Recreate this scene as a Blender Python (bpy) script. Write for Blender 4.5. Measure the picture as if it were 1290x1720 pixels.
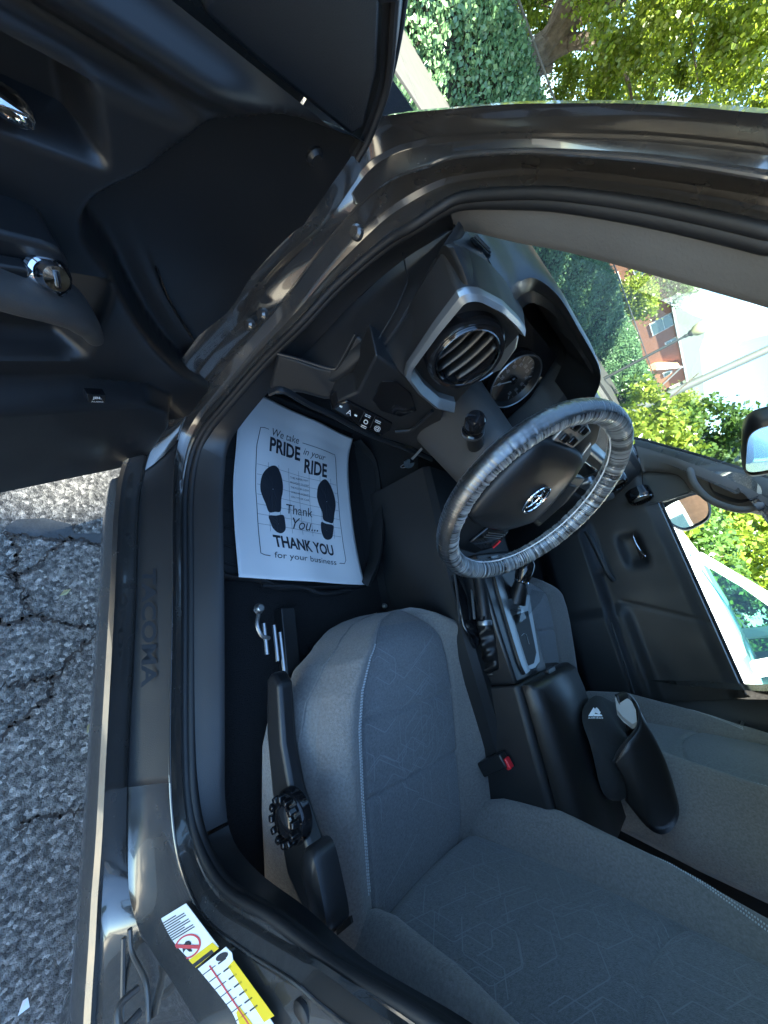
import bpy, bmesh, math, random
import numpy as np
from mathutils import Vector, Matrix
R_ = math.radians
for o in list(bpy.data.objects): bpy.data.objects.remove(o)
sc = bpy.context.scene
COL = sc.collection
rng = np.random.default_rng(7)
random.seed(7)

# ---------------------------------------------------------------- camera (a wide phone lens, held sideways)
CR = np.array([[0.11347361, -0.93277947, -0.34212016],
               [-0.67606545, 0.17983807, -0.71455844],
               [0.72805167, 0.31237915, -0.6102131]])
CC = np.array([-1.03153805, 0.24654588, 1.33044408])
CF = 614.06
cam = bpy.data.cameras.new('camera'); camo = bpy.data.objects.new('camera', cam); COL.objects.link(camo)
cam.sensor_fit = 'VERTICAL'; cam.sensor_height = 36.0; cam.lens = CF / 1720 * 36.0
cam.clip_start = 0.02; cam.clip_end = 2000
m3 = np.stack([-CR[1], -CR[0], -CR[2]], 1)
mw = Matrix.Identity(4)
for i in range(3):
    for j in range(3): mw[i][j] = m3[i, j]
    mw[i][3] = CC[i]
camo.matrix_world = mw
sc.camera = camo

# ---------------------------------------------------------------- sky and sun (sun high on the driver side)
SUN_AZ = R_(-105)     # from +y towards +x: the driver side
SUN_EL = R_(46)
world = bpy.data.worlds.new('World'); sc.world = world; world.use_nodes = True
nt = world.node_tree; nt.nodes.clear()
sky = nt.nodes.new('ShaderNodeTexSky'); sky.sky_type = 'NISHITA'; sky.sun_disc = False
sky.sun_elevation = SUN_EL; sky.sun_rotation = SUN_AZ; sky.altitude = 1200; sky.air_density = 1.0; sky.dust_density = 0.0; sky.ozone_density = 3.0
bg = nt.nodes.new('ShaderNodeBackground'); bg.inputs['Strength'].default_value = 0.072
wo = nt.nodes.new('ShaderNodeOutputWorld')
# thin clouds
geo = nt.nodes.new('ShaderNodeTexCoord')
mp = nt.nodes.new('ShaderNodeMapping'); mp.inputs['Scale'].default_value = (1.0, 1.0, 2.4)
nz = nt.nodes.new('ShaderNodeTexNoise'); nz.inputs['Scale'].default_value = 2.6; nz.inputs['Detail'].default_value = 6; nz.inputs['Roughness'].default_value = 0.55
cr = nt.nodes.new('ShaderNodeValToRGB'); cr.color_ramp.elements[0].position = 0.53; cr.color_ramp.elements[1].position = 0.72
mx = nt.nodes.new('ShaderNodeMixRGB'); mx.inputs['Color2'].default_value = (5.5, 6.2, 7.2, 1)
mm = nt.nodes.new('ShaderNodeMath'); mm.operation = 'MULTIPLY'; mm.inputs[1].default_value = 0.06
nt.links.new(geo.outputs['Generated'], mp.inputs['Vector']); nt.links.new(mp.outputs['Vector'], nz.inputs['Vector'])
nt.links.new(nz.outputs['Fac'], cr.inputs['Fac']); nt.links.new(cr.outputs['Color'], mm.inputs[0]); nt.links.new(mm.outputs[0], mx.inputs['Fac'])
nt.links.new(sky.outputs['Color'], mx.inputs['Color1']); nt.links.new(mx.outputs['Color'], bg.inputs['Color'])
nt.links.new(bg.outputs['Background'], wo.inputs['Surface'])
sl = bpy.data.lights.new('sun', 'SUN'); sl.energy = 4.4; sl.angle = R_(0.53); sl.color = (1.0, 0.93, 0.82)
slo = bpy.data.objects.new('sun', sl); COL.objects.link(slo)
SUND = Vector((math.sin(SUN_AZ) * math.cos(SUN_EL), math.cos(SUN_AZ) * math.cos(SUN_EL), math.sin(SUN_EL)))
slo.rotation_euler = SUND.to_track_quat('Z', 'Y').to_euler()
slo.location = (0, 0, 30)
vs = sc.view_settings
vs.view_transform = 'Standard'; vs.look = 'None'; vs.exposure = 3.65; vs.gamma = 1.0; vs.use_curve_mapping = False
vs.use_white_balance = True; vs.white_balance_temperature = 6300; vs.white_balance_tint = 0
sc.render.engine = 'CYCLES'

# ---------------------------------------------------------------- geometry helpers
def ray(px, py):
    return CR.T @ np.array([(py - 860) / CF, (645 - px) / CF, 1.0])
def at(px, py, x=None, y=None, z=None, n=None, p=None):
    """a point of the place: the sight line through a pixel met with a real plane of the truck or the ground"""
    r = ray(px, py)
    if x is not None: t = (x - CC[0]) / r[0]
    elif y is not None: t = (y - CC[1]) / r[1]
    elif z is not None: t = (z - CC[2]) / r[2]
    else:
        n = np.array(n, float); t = ((np.array(p, float) - CC) @ n) / (r @ n)
    return CC + t * r
ZS = [.3, .5, .8, 1.0, 1.2, 1.35, 1.6, 1.8]; XS = [-.868, -.865, -.84, -.815, -.775, -.735, -.65, -.56]
def bodyx(z): return float(np.interp(z, ZS, XS))
def side(px, py, d=0.0):
    r = ray(px, py); ts = np.linspace(0.02, 3, 4000); P = CC + ts[:, None] * r
    s = P[:, 0] - (np.interp(P[:, 2], ZS, XS) + d)
    i = np.where((s[:-1] < 0) & (s[1:] >= 0))[0]
    return P[i[0]]
def cr_(pts, n, closed=False):
    """Catmull-Rom through the control points, n samples"""
    P = np.array(pts, float); m = len(P)
    if closed: ext = np.vstack([P[-1:], P, P[:2]]); segs = m
    else: ext = np.vstack([2 * P[0] - P[1], P, 2 * P[-1] - P[-2]]); segs = m - 1
    out = []
    tt = np.linspace(0, segs, n, endpoint=not closed)
    for t in tt:
        k = min(int(t), segs - 1); f = t - k
        a, b, c, d = ext[k], ext[k + 1], ext[k + 2], ext[k + 3]
        out.append(0.5 * ((2 * b) + (c - a) * f + (2 * a - 5 * b + 4 * c - d) * f * f + (3 * b - a - 3 * c + d) * f ** 3))
    return np.array(out)
def poly(pts, n):
    """resample a polyline by arc length"""
    P = np.array(pts, float); L = np.r_[0, np.cumsum(np.linalg.norm(np.diff(P, axis=0), axis=1))]
    t = np.linspace(0, L[-1], n)
    return np.stack([np.interp(t, L, P[:, k]) for k in range(P.shape[1])], 1)
def wloc(o):
    v = Vector((0, 0, 0))
    while o is not None: v = v + o.location; o = o.parent
    return v
def tag(o, label=None, cat=None, group=None, kind=None):
    if label: o['label'] = label
    if cat: o['category'] = cat
    if group: o['group'] = group
    if kind: o['kind'] = kind
    return o
def empty(name, loc, label=None, cat=None, group=None, parent=None):
    o = bpy.data.objects.new(name, None); COL.objects.link(o)
    o.location = Vector(loc) - (wloc(parent) if parent else Vector((0, 0, 0))); o.parent = parent
    o.empty_display_size = 0.1
    return tag(o, label, cat, group)
def obj(name, verts, faces, m, parent=None, smooth=True, ang=38, loc=None, mats=None, fm=None):
    me = bpy.data.meshes.new(name)
    off = np.array(wloc(parent)) if parent is not None else np.zeros(3)
    l = np.zeros(3) if loc is None else np.array(loc, float) - off
    V = np.array(verts, float).reshape(-1, 3) - off - l
    me.from_pydata(V.tolist(), [], [tuple(int(i) for i in f) for f in faces])
    for mm_ in (mats or [m]): me.materials.append(mm_)
    if fm is not None: me.polygons.foreach_set('material_index', np.array(fm, dtype=np.int32))
    bm = bmesh.new(); bm.from_mesh(me); bmesh.ops.recalc_face_normals(bm, faces=bm.faces); bm.to_mesh(me); bm.free()
    if smooth:
        me.polygons.foreach_set('use_smooth', [True] * len(me.polygons))
        if ang < 180: me.set_sharp_from_angle(angle=R_(ang))
    me.update()
    o = bpy.data.objects.new(name, me); COL.objects.link(o); o.parent = parent; o.location = Vector(l)
    return o
class MB:
    """collects shapes into one mesh"""
    def __init__(s): s.v = []; s.f = []; s.n = 0; s.fm = []
    def add(s, v, f, mi=0):
        v = np.array(v, float).reshape(-1, 3); s.v.append(v)
        for q in f: s.f.append([i + s.n for i in q]); s.fm.append(mi)
        s.n += len(v); return s
    def box(s, c, size, rot=None, mi=0):
        c = np.array(c, float); h = np.array(size, float) / 2
        v = np.array([[x, y, z] for x in (-1, 1) for y in (-1, 1) for z in (-1, 1)], float) * h
        if rot is not None: v = v @ np.array(rot).T
        return s.add(v + c, [(0, 1, 3, 2), (4, 6, 7, 5), (0, 4, 5, 1), (2, 3, 7, 6), (0, 2, 6, 4), (1, 5, 7, 3)], mi)
    def tube(s, path, r, n=8, closed=False, cap=True, mi=0, flat=1.0):
        P = np.array(path, float); m = len(P); r = np.broadcast_to(np.array(r, float), (m,))
        T = np.gradient(P, axis=0) if not closed else (np.roll(P, -1, 0) - np.roll(P, 1, 0))
        T /= np.linalg.norm(T, axis=1)[:, None] + 1e-12
        ref = np.array([0, 0, 1.]) if abs(T[0][2]) < .9 else np.array([1., 0, 0])
        V = []; a = np.cross(T[0], ref); a /= np.linalg.norm(a)
        for i in range(m):
            a = a - T[i] * (a @ T[i]); a /= np.linalg.norm(a); b = np.cross(T[i], a)
            for k in range(n):
                t = 2 * math.pi * k / n; V.append(P[i] + r[i] * (math.cos(t) * a + flat * math.sin(t) * b))
        F = []
        for i in range(m if closed else m - 1):
            j = (i + 1) % m
            for k in range(n): F.append((i * n + k, i * n + (k + 1) % n, j * n + (k + 1) % n, j * n + k))
        if cap and not closed: F.append(tuple(range(n))[::-1]); F.append(tuple((m - 1) * n + k for k in range(n)))
        return s.add(V, F, mi)
    def grid(s, rows, close_u=False, close_v=False, mi=0):
        A = np.array(rows, float); a, b = A.shape[:2]; F = []
        for i in range(a if close_u else a - 1):
            for k in range(b if close_v else b - 1):
                F.append((i * b + k, i * b + (k + 1) % b, ((i + 1) % a) * b + (k + 1) % b, ((i + 1) % a) * b + k))
        return s.add(A.reshape(-1, 3), F, mi)
    def solid(s, rings, mi=0):
        """closed rings lofted and capped"""
        A = np.array(rings, float); b = A.shape[1]; base = len(A) - 1
        s.grid(rings, close_v=True, mi=mi); n0 = s.n - len(A) * b
        s.f.append([n0 + k for k in range(b)][::-1]); s.fm.append(mi)
        s.f.append([n0 + base * b + k for k in range(b)]); s.fm.append(mi); return s
    def prism(s, pts, vec, mi=0):
        P = np.array(pts, float); return s.solid([P, P + np.array(vec, float)], mi)
    def lathe(s, prof, c, ax, n=32, mi=0, x=None):
        """prof: (radius, height along ax)"""
        ax = np.array(ax, float); ax /= np.linalg.norm(ax)
        if x is None: x = np.cross(ax, [0, 0, 1.] if abs(ax[2]) < .9 else [1., 0, 0])
        x = np.array(x, float); x -= ax * (x @ ax); x /= np.linalg.norm(x); y = np.cross(ax, x); c = np.array(c, float)
        rows = [[c + h * ax + r * (math.cos(t) * x + math.sin(t) * y) for t in np.linspace(0, 2 * math.pi, n, endpoint=False)] for r, h in prof]
        return s.grid(rows, close_v=True, mi=mi)
    def build(s, name, m, parent=None, bevel=0, sub=0, thick=0, toff=-1, **k):
        mats = m if isinstance(m, (list, tuple)) else None
        o = obj(name, np.vstack(s.v), s.f, None if mats else m, parent, mats=mats, fm=s.fm if mats else None, **k)
        if thick:
            d = o.modifiers.new('t', 'SOLIDIFY'); d.thickness = thick; d.offset = toff
        if bevel:
            d = o.modifiers.new('b', 'BEVEL'); d.width = bevel; d.segments = 3; d.limit_method = 'ANGLE'; d.angle_limit = R_(35); d.harden_normals = False
        if sub:
            d = o.modifiers.new('s', 'SUBSURF'); d.levels = sub; d.render_levels = sub
        return o
TXT = {}
def letterings():
    want = [('TACOMA', .03, 0.0), ('JBL', .02, 0.0), ('AUDIO', 0.0, 0.0), ('-', 0.0, 0.0), ('A', 0.0, 0.0), ('==', 0.0, 0.0), ('o', 0.0, 0.0), ('=', 0.0, 0.0), ('@', 0.0, 0.0), ('PRND', 0.0, 0.0), ('adidas', 0.0, 0.0),
            ('We take', 0.0, .25), ('PRIDE', .03, 0.0), ('in your', 0.0, .25), ('RIDE', .03, 0.0), ('Thank', 0.0, .5), ('You...', 0.0, .5), ('THANK YOU', .03, 0.0), ('for your business', 0.0, 0.0)]
    want += [(q, 0.0, 0.0) for q in ('THIS PAPER MAT', 'PROVIDED TO KEEP', 'THE FLOOR CLEAN', 'WHILE WE WORKED', 'ON YOUR CAR')] + [(str(i), 0.0, 0.0) for i in range(0, 11)] + [(str(i), 0.0, 0.0) for i in range(20, 220, 20)]
    want = list(dict.fromkeys(want)); os_ = []
    for q, bold, shear in want:
        c = bpy.data.curves.new('lettering', 'FONT'); c.body = q; c.size = 1; c.offset = bold; c.shear = shear; c.resolution_u = 3
        to = bpy.data.objects.new('lettering', c); COL.objects.link(to); os_.append(to)
    bpy.context.view_layer.update(); dg_ = bpy.context.evaluated_depsgraph_get()
    for k, to in zip(want, os_):
        me = to.evaluated_get(dg_).to_mesh()
        TXT[k] = (np.array([v.co[:] for v in me.vertices]), [tuple(p.vertices) for p in me.polygons]); to.to_mesh_clear()
    for to in os_: bpy.data.objects.remove(to)
letterings()
def quad_text(name, s, bl, br, tl, m, parent, up=0.0006, shear=0.0, bold=0.0, loc=None):
    """flat lettering fitted to a parallelogram given by three corners of its box; bl, br, tl are points"""
    V, F = TXT[(s, bold, shear)]
    lo = V.min(0); hi = V.max(0); U = (V - lo) / np.maximum(hi - lo, 1e-9)
    bl, br, tl = (np.array(q, float) for q in (bl, br, tl))
    n = np.cross(br - bl, tl - bl); n /= np.linalg.norm(n)
    if n @ (CC - bl) < 0: n = -n
    P = bl + U[:, :1] * (br - bl) + U[:, 1:2] * (tl - bl) + n * up
    return obj(name, P, F, m, parent, smooth=False, loc=loc)

# ---------------------------------------------------------------- materials
def mat(name, base, rough=0.5, metal=0.0, bump=None, var=None, coat=0.0, sheen=0.0, spec=0.5, trans=None, vscale=8.0, rvar=None, mix2=None, m2scale=3.0):
    m = bpy.data.materials.new(name); m.use_nodes = True; t = m.node_tree; b = t.nodes['Principled BSDF']
    b.inputs['Base Color'].default_value = (*base, 1); b.inputs['Roughness'].default_value = rough; b.inputs['Metallic'].default_value = metal
    b.inputs['Specular IOR Level'].default_value = spec
    if coat: b.inputs['Coat Weight'].default_value = coat; b.inputs['Coat Roughness'].default_value = 0.03
    if sheen: b.inputs['Sheen Weight'].default_value = sheen; b.inputs['Sheen Roughness'].default_value = 0.5
    tc = t.nodes.new('ShaderNodeTexCoord')
    if var or mix2:
        n = t.nodes.new('ShaderNodeTexNoise'); n.inputs['Scale'].default_value = vscale; n.inputs['Detail'].default_value = 5; n.inputs['Roughness'].default_value = .6
        t.links.new(tc.outputs['Object'], n.inputs['Vector'])
        rp = t.nodes.new('ShaderNodeValToRGB'); rp.color_ramp.elements[0].position = .3; rp.color_ramp.elements[1].position = .7
        v = var or 0.0
        c2 = mix2 or tuple(min(1, x * (1 + v)) for x in base)
        rp.color_ramp.elements[0].color = (*[x * (1 - v) for x in base], 1); rp.color_ramp.elements[1].color = (*c2, 1)
        t.links.new(n.outputs['Fac'], rp.inputs['Fac']); t.links.new(rp.outputs['Color'], b.inputs['Base Color'])
    if rvar:
        n = t.nodes.new('ShaderNodeTexNoise'); n.inputs['Scale'].default_value = rvar[0]; n.inputs['Detail'].default_value = 4
        t.links.new(tc.outputs['Object'], n.inputs['Vector'])
        mr = t.nodes.new('ShaderNodeMapRange'); mr.inputs['From Min'].default_value = .35; mr.inputs['From Max'].default_value = .7
        mr.inputs['To Min'].default_value = rvar[1]; mr.inputs['To Max'].default_value = rvar[2]
        t.links.new(n.outputs['Fac'], mr.inputs['Value']); t.links.new(mr.outputs['Result'], b.inputs['Roughness'])
    if bump:
        kind, scale, stren, dist = bump
        if kind == 'noise':
            n = t.nodes.new('ShaderNodeTexNoise'); n.inputs['Scale'].default_value = scale; n.inputs['Detail'].default_value = 3; o_ = n.outputs['Fac']
        else:
            n = t.nodes.new('ShaderNodeTexVoronoi'); n.inputs['Scale'].default_value = scale; o_ = n.outputs['Distance']
        t.links.new(tc.outputs['Object'], n.inputs['Vector'])
        bp = t.nodes.new('ShaderNodeBump'); bp.inputs['Strength'].default_value = stren; bp.inputs['Distance'].default_value = dist
        t.links.new(o_, bp.inputs['Height']); t.links.new(bp.outputs['Normal'], b.inputs['Normal'])
    return m
def glass(name, tint=(.85, .95, .93), refl=1.0, rough=0.0, alpha=None):
    m = bpy.data.materials.new(name); m.use_nodes = True; t = m.node_tree; t.nodes.remove(t.nodes['Principled BSDF'])
    out = t.nodes['Material Output']; tr = t.nodes.new('ShaderNodeBsdfTransparent'); tr.inputs['Color'].default_value = (*tint, 1)
    gl = t.nodes.new('ShaderNodeBsdfGlossy'); gl.inputs['Roughness'].default_value = rough
    fr = t.nodes.new('ShaderNodeFresnel'); fr.inputs['IOR'].default_value = 1.45
    mu = t.nodes.new('ShaderNodeMath'); mu.operation = 'MULTIPLY'; mu.inputs[1].default_value = refl
    mix = t.nodes.new('ShaderNodeMixShader'); t.links.new(fr.outputs[0], mu.inputs[0]); t.links.new(mu.outputs[0], mix.inputs['Fac'])
    t.links.new(tr.outputs[0], mix.inputs[1]); t.links.new(gl.outputs[0], mix.inputs[2]); t.links.new(mix.outputs[0], out.inputs['Surface'])
    return m
M = {}
M['paint'] = mat('dark_metallic_paint', (.115, .105, .094), .26, .7, coat=1.0, bump=('noise', 900, .02, .001), rvar=(30, .17, .30))
M['plastic'] = mat('black_grained_plastic', (.0125, .013, .014), .5, bump=('voronoi', 700, .25, .0006), rvar=(6, .42, .58))
M['plastic_smooth'] = mat('black_satin_plastic', (.012, .0125, .0135), .35, bump=('noise', 600, .06, .0004), rvar=(9, .3, .44))
M['gloss'] = mat('gloss_black', (.008, .008, .009), .08)
M['trim_grey'] = mat('dark_grey_trim', (.026, .027, .029), .55, bump=('voronoi', 600, .2, .0006))
M['headliner'] = mat('grey_headliner', (.10, .097, .092), .9, bump=('noise', 400, .3, .001), var=.1)
M['silver'] = mat('satin_silver', (.26, .275, .285), .34, .8, bump=('noise', 900, .03, .0003))
M['chrome'] = mat('chrome', (.75, .76, .78), .07, 1.0)
M['rubber'] = mat('black_rubber', (.008, .008, .0085), .6, bump=('noise', 250, .15, .0006))
M['carpet'] = mat('black_carpet', (.006, .0062, .007), .95, bump=('noise', 500, .9, .003), var=.5, vscale=300)
M['matrubber'] = mat('black_mat_rubber', (.012, .0125, .0135), .62, bump=('noise', 200, .2, .001))
M['fabric'] = mat('dark_grey_seat_fabric', (.17, .16, .148), .92, bump=('voronoi', 700, .7, .0010), var=.24, vscale=240, sheen=.25)
M['fabric_insert'] = mat('patterned_seat_insert', (.135, .14, .145), .92, bump=('voronoi', 600, .8, .0012), var=.26, vscale=240, sheen=.25)
M['thread'] = mat('pale_grey_thread', (.5, .52, .52), .8)
M['pattern'] = mat('raised_fabric_lines', (.225, .237, .245), .9, bump=('voronoi', 1300, .4, .0005))
M['seam'] = mat('seam_shadow_fabric', (.03, .031, .033), .95)
M['paper'] = mat('white_paper', (.78, .78, .77), .75, bump=('noise', 14, .25, .004))
M['ink'] = mat('dark_print', (.018, .022, .03), .6)
M['white'] = mat('white_print', (.75, .77, .78), .6)
M['yellow'] = mat('yellow_print', (.75, .55, .02), .5)
M['red'] = mat('red_plastic', (.65, .02, .03), .4)
M['redprint'] = mat('red_print', (.5, .06, .07), .6)
M['steel'] = mat('zinc_steel', (.45, .45, .44), .35, .9)
M['shroud'] = mat('charcoal_plastic', (.05, .047, .044), .5, bump=('voronoi', 700, .2, .0006))
M['dialmark'] = mat('dial_print', (.30, .31, .32), .6)
M['lining'] = mat('grey_lining', (.34, .34, .32), .8)
M['leather'] = mat('black_vinyl_boot', (.008, .008, .0085), .40, bump=('noise', 300, .25, .0008))
M['mirror'] = mat('mirror_glass', (.86, .88, .88), .02, 1.0)
M['glass'] = glass('green_tinted_glass', (.93, 1.0, .97), .55)
M['cargl'] = glass('car_glass', (.35, .55, .52), 1.3)
M['lens'] = glass('clear_plastic', (.9, .92, .93), 1.0, .05)
# ================================================================ the pickup truck: shell
truck = empty('pickup_truck', (0, 0, 0), 'dark grey pickup truck with its driver door wide open, interior in view', 'pickup truck')
M['jambpaint'] = mat('dull_paint', (.12, .108, .095), .45, .5)
PX = [
 [(1290,207),(1290,250),(1290,297),(1290,333),(1290,378),(1290,505)],
 [(1100,190),(1100,230),(1100,268),(1100,302),(1100,338),(1100,452)],
 [(950,187),(950,225),(950,256),(950,285),(950,318),(950,413)],
 [(860,188),(860,225),(860,254),(860,284),(860,317),(862,397)],
 [(760,195),(760,230),(762,262),(765,295),(775,325),(785,380)],
 [(690,201),(700,238),(715,278),(720,310),(735,345),(745,378)],
 [(640,212),(655,252),(665,295),(675,335),(690,375),(715,398)],
 [(600,252),(610,285),(630,318),(640,360),(655,395),(680,420)],
 [(520,372),(545,375),(585,362),(600,398),(610,430),(635,455)],
 [(440,462),(475,450),(530,430),(545,455),(555,480),(580,505)],
 [(380,528),(410,530),(480,497),(490,520),(500,540),(525,565)],
 [(320,605),(345,610),(415,570),(425,590),(435,605),(462,630)],
 [(275,668),(295,680),(350,647),(360,665),(370,680),(400,705)],
 [(240,732),(262,735),(318,685),(328,705),(338,720),(375,745)],
 [(216,790),(242,795),(297,740),(307,755),(317,765),(368,790)],
 [(205,860),(233,860),(289,820),(297,830),(306,840),(365,850)],
 [(199,1000),(229,1000),(288,1000),(297,1000),(306,1000),(366,1000)],
 [(186,1250),(216,1250),(284,1250),(296,1250),(306,1250),(366,1240)],
 [(179,1400),(212,1400),(289,1380),(303,1370),(314,1365),(366,1345)],
 [(172,1500),(220,1510),(305,1465),(322,1450),(336,1440),(378,1415)],
 [(168,1580),(250,1585),(340,1540),(358,1515),(375,1500),(420,1472)],
 [(163,1660),(292,1650),(405,1595),(430,1565),(450,1545),(500,1535)],
 [(160,1720),(335,1720),(490,1650),(530,1625),(555,1625),(600,1625)],
 [(158,1790),(375,1790),(575,1720),(650,1712),(690,1705),(745,1715)]]
DD = [0.0, .03, .062, .075, .085, .125]
DR = [0.0, .016, .018, .056, .058, .108]      # the roof rail is stepped: faces turn in and out
WS = [0, 0, 0, 0, 0, 0, .1, .25, .45, .6, .75, .9, 1, 1, 1, 1, 1, 1, 1, 1, 1, 1, 1, 1]
EE = [0.0, .028, .055, .075, .095, .135]
LN = []
for k in range(6):
    L = [side(*row[k], d=DR[k] + (DD[k] - DR[k]) * WS[i]) for i, row in enumerate(PX)]
    e, d = EE[k], DD[k]
    y_b = [-.175, -.135, -.105, -.098, -.095, -.125][k]
    ext = [(y_b, 1.12), (y_b - .01, 1.36), (y_b + .03, 1.575 - e * .9), (.03, 1.605 - e), (.30, 1.568 - e)]
    L += [np.array([bodyx(z) + (d if j < 2 else DR[k]), y, z]) for j, (y, z) in enumerate(ext)]
    L[-1] = side(*((1425, 226), (1425, 273), (1425, 326), (1425, 366), (1425, 417), (1425, 552))[k], d=DR[k])
    LN.append(cr_(L, 280, closed=True))
NST = 29
def seg(line, a, b, n=None):
    """stretch of an opening line between stations a and b"""
    i = int(a / NST * 280); j = int(b / NST * 280); return line[i:j + 1]
def lerp(a, b, t): return a * (1 - t) + b * t
out = np.array([1., 0, 0])
# outer skin lip, painted jamb with a rolled channel between each pair of creases
SE = lerp(LN[4], LN[5], .26)
rows = [LN[0] + np.array([-.012, 0, -.004]), LN[0] + np.array([-.006, 0, .004]), LN[0],
        lerp(LN[0], LN[1], .12) + out * .004, lerp(LN[0], LN[1], .8) + out * .005, LN[1] - out * .001,
        lerp(LN[1], LN[2], .08) + out * .004, lerp(LN[1], LN[2], .5) + out * .006, lerp(LN[1], LN[2], .92) + out * .003, LN[2],
        lerp(LN[2], LN[3], .12) + out * .001, lerp(LN[2], LN[3], .88) - out * .001, LN[3],
        lerp(LN[3], LN[4], .10) + out * .006, lerp(LN[3], LN[4], .5) + out * .003, lerp(LN[3], LN[4], .95) + out * .004, LN[4] + out * .014]
MB().grid(rows, close_v=True).build('door_jamb', M['paint'], truck, ang=28)
# flange bead and rubber weatherstrip round the opening
MB().tube(LN[2] + out * .001, .0022, 8, closed=True).build('flange_bead', M['paint'], truck)
ws = MB().tube(lerp(LN[4], SE, .2) + out * .003, .0062, 10, closed=True)
ws.tube(lerp(LN[4], SE, .8) + out * .004, .0070, 10, closed=True)
ws.grid([LN[4] + out * .009, SE + out * .010], close_v=True)
ws.build('weatherstrip', M['rubber'], truck)
# interior trim behind the seal
rows = [SE + out * .006, lerp(SE, LN[5], .12) - out * .001, lerp(SE, LN[5], .5) + out * .002, lerp(SE, LN[5], .92) + out * .004, LN[5] + out * .008, LN[5] + out * .012]
def trim(name, a, b, m, p=truck):
    i = int(a / NST * 280); j = int(b / NST * 280); idx = [q % 280 for q in range(i, j + 1)]
    return MB().grid([r[idx] for r in rows]).build(name, m, p, ang=60)
trim('pillar_trim', 27.2, 29 + 4.6, M['headliner'])
trim('kick_panel', 4.6, 13.6, M['plastic_smooth'])
trim('sill_trim', 13.65, 18.6, M['plastic'])
trim('centre_pillar_trim', 18.65, 27.15, M['plastic_smooth'])
# black scuff plate on the sill with its embossed name
upz = np.array([0, 0, 1.])
a1, b1 = seg(LN[1], 14.0, 17.45), seg(LN[2], 14.0, 17.45)
n_ = len(a1); cut = np.linspace(0, 1, n_)
pl = [lerp(a1, b1, t) + upz * h + out * g for t, h, g in ((.02, .003, 0), (.04, .0085, 0), (.2, .0095, .003), (.5, .0105, .006), (.8, .009, .006), (.95, .008, .002), (.98, .002, 0))]
plate = MB().grid(pl).build('scuff_plate', M['plastic'], truck, thick=.002)
def sillpt(px, py): return at(px, py, n=(-.35, 0, 1), p=pl[3][n_ // 2] + np.array([0, 0, .0012]))
quad_text('embossed_name', 'TACOMA', sillpt(238, 955), sillpt(237, 1155), sillpt(262, 955), M['rubber'], plate, bold=.03, up=.0004)
# rocker and outer skin below and behind the opening
rk = seg(LN[0], 14.2, 23.9); rk = rk[rk[:, 2] < .575]
r0 = [rk + np.array([-.012, 0, -.004]), rk + np.array([-.020, 0, -.02]), rk + np.array([-.018, 0, -.06]), rk + np.array([.0, 0, -.13]), rk + np.array([.10, 0, -.17]), rk + np.array([.4, 0, -.17])]
MB().grid(r0).build('rocker_panel', M['paint'], truck)
# rear quarter: the skin behind the centre pillar, ending at the cab's back
b0 = LN[0][int(23.3 / NST * 280):int(26.4 / NST * 280)]
rear = [b0 + np.array([-.012, 0, 0])] + [np.array([[bodyx(p[2]) - .02, p[1] - t, p[2]] for p in b0]) for t in (.02, .3, .75)]
MB().grid(rear).build('rear_side_panel', M['paint'], truck, thick=.01)
# front fender ahead of the hinge pillar
f0 = LN[0][int(6.0 / NST * 280):int(14.2 / NST * 280)]
fen = [f0 + np.array([-.002, .012, 0])] + [np.array([[bodyx(min(p[2], 1.0)) - .02 + (.05 if p[2] > 1.1 else 0), p[1] * (1 - t) + 2.3 * t + (.03), lerp(p[2], min(p[2], 1.02 - .1 * t), min(1, t * 3))] for p in f0]) for t in (.02, .12, .35, .6, 1)]
MB().grid(fen).build('front_fender', M['paint'], truck, thick=.006)
hood = [[(x, y, 1.03 + .09 * (1 - (x / .78) ** 2) + (1.3 - y) * .05) for x in np.linspace(-.80, .80, 13)] for y in np.linspace(1.30, 2.35, 8)]
MB().grid(hood).build('bonnet', M['paint'], truck, thick=.01)
# roof skin and headliner
def mir(p): return p * np.array([-1, 1, 1])
ry = np.linspace(.36, -1.0, 12)
roof = []; head = []
for i, y in enumerate(ry):
    zt = 1.60 + .03 * math.sin(math.pi * min(1, (i + .6) / 12)); xe = .655
    roof.append([(x, y, zt + .05 * (1 - (x / xe) ** 2)) for x in np.linspace(-xe, xe, 15)])
    head.append([(x, y - .0, zt - .075 + .06 * (1 - (x / xe) ** 2)) for x in np.linspace(-xe + .03, xe - .03, 15)])
MB().grid(roof).build('roof', M['paint'], truck, thick=.012)
MB().grid(head).build('headliner', M['headliner'], truck)
# windscreen
ws_rows = []
for t in np.linspace(0, 1, 9):
    r = []
    for x in np.linspace(-1, 1, 17):
        xb = .655 * (1 - t) + .575 * t
        yb = (1.235 - .40 * x * x) * (1 - t) + (.40 - .06 * x * x) * t
        zb = (1.175) * (1 - t) + (1.585 - .035 * x * x) * t + .035 * math.sin(math.pi * t)
        r.append((x * xb, yb, zb))
    ws_rows.append(r)
MB().grid(ws_rows).build('windscreen', M['glass'], truck)
# header rail above the windscreen
hr = [np.array(ws_rows[-1]) + np.array([0, .01, -.01]), np.array(ws_rows[-1]) + np.array([0, .0, .03]), np.array(ws_rows[-1]) + np.array([0, -.06, .045])]
MB().grid(hr).build('windscreen_header', M['paint'], truck, thick=.01)
hr = [np.array(ws_rows[-2]) + np.array([0, -.012, -.005]), np.array(ws_rows[-1]) + np.array([0, -.02, -.03]), np.array(ws_rows[-1]) + np.array([0, -.10, -.03])]
MB().grid(hr).build('header_trim', M['headliner'], truck, thick=.006)
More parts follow.
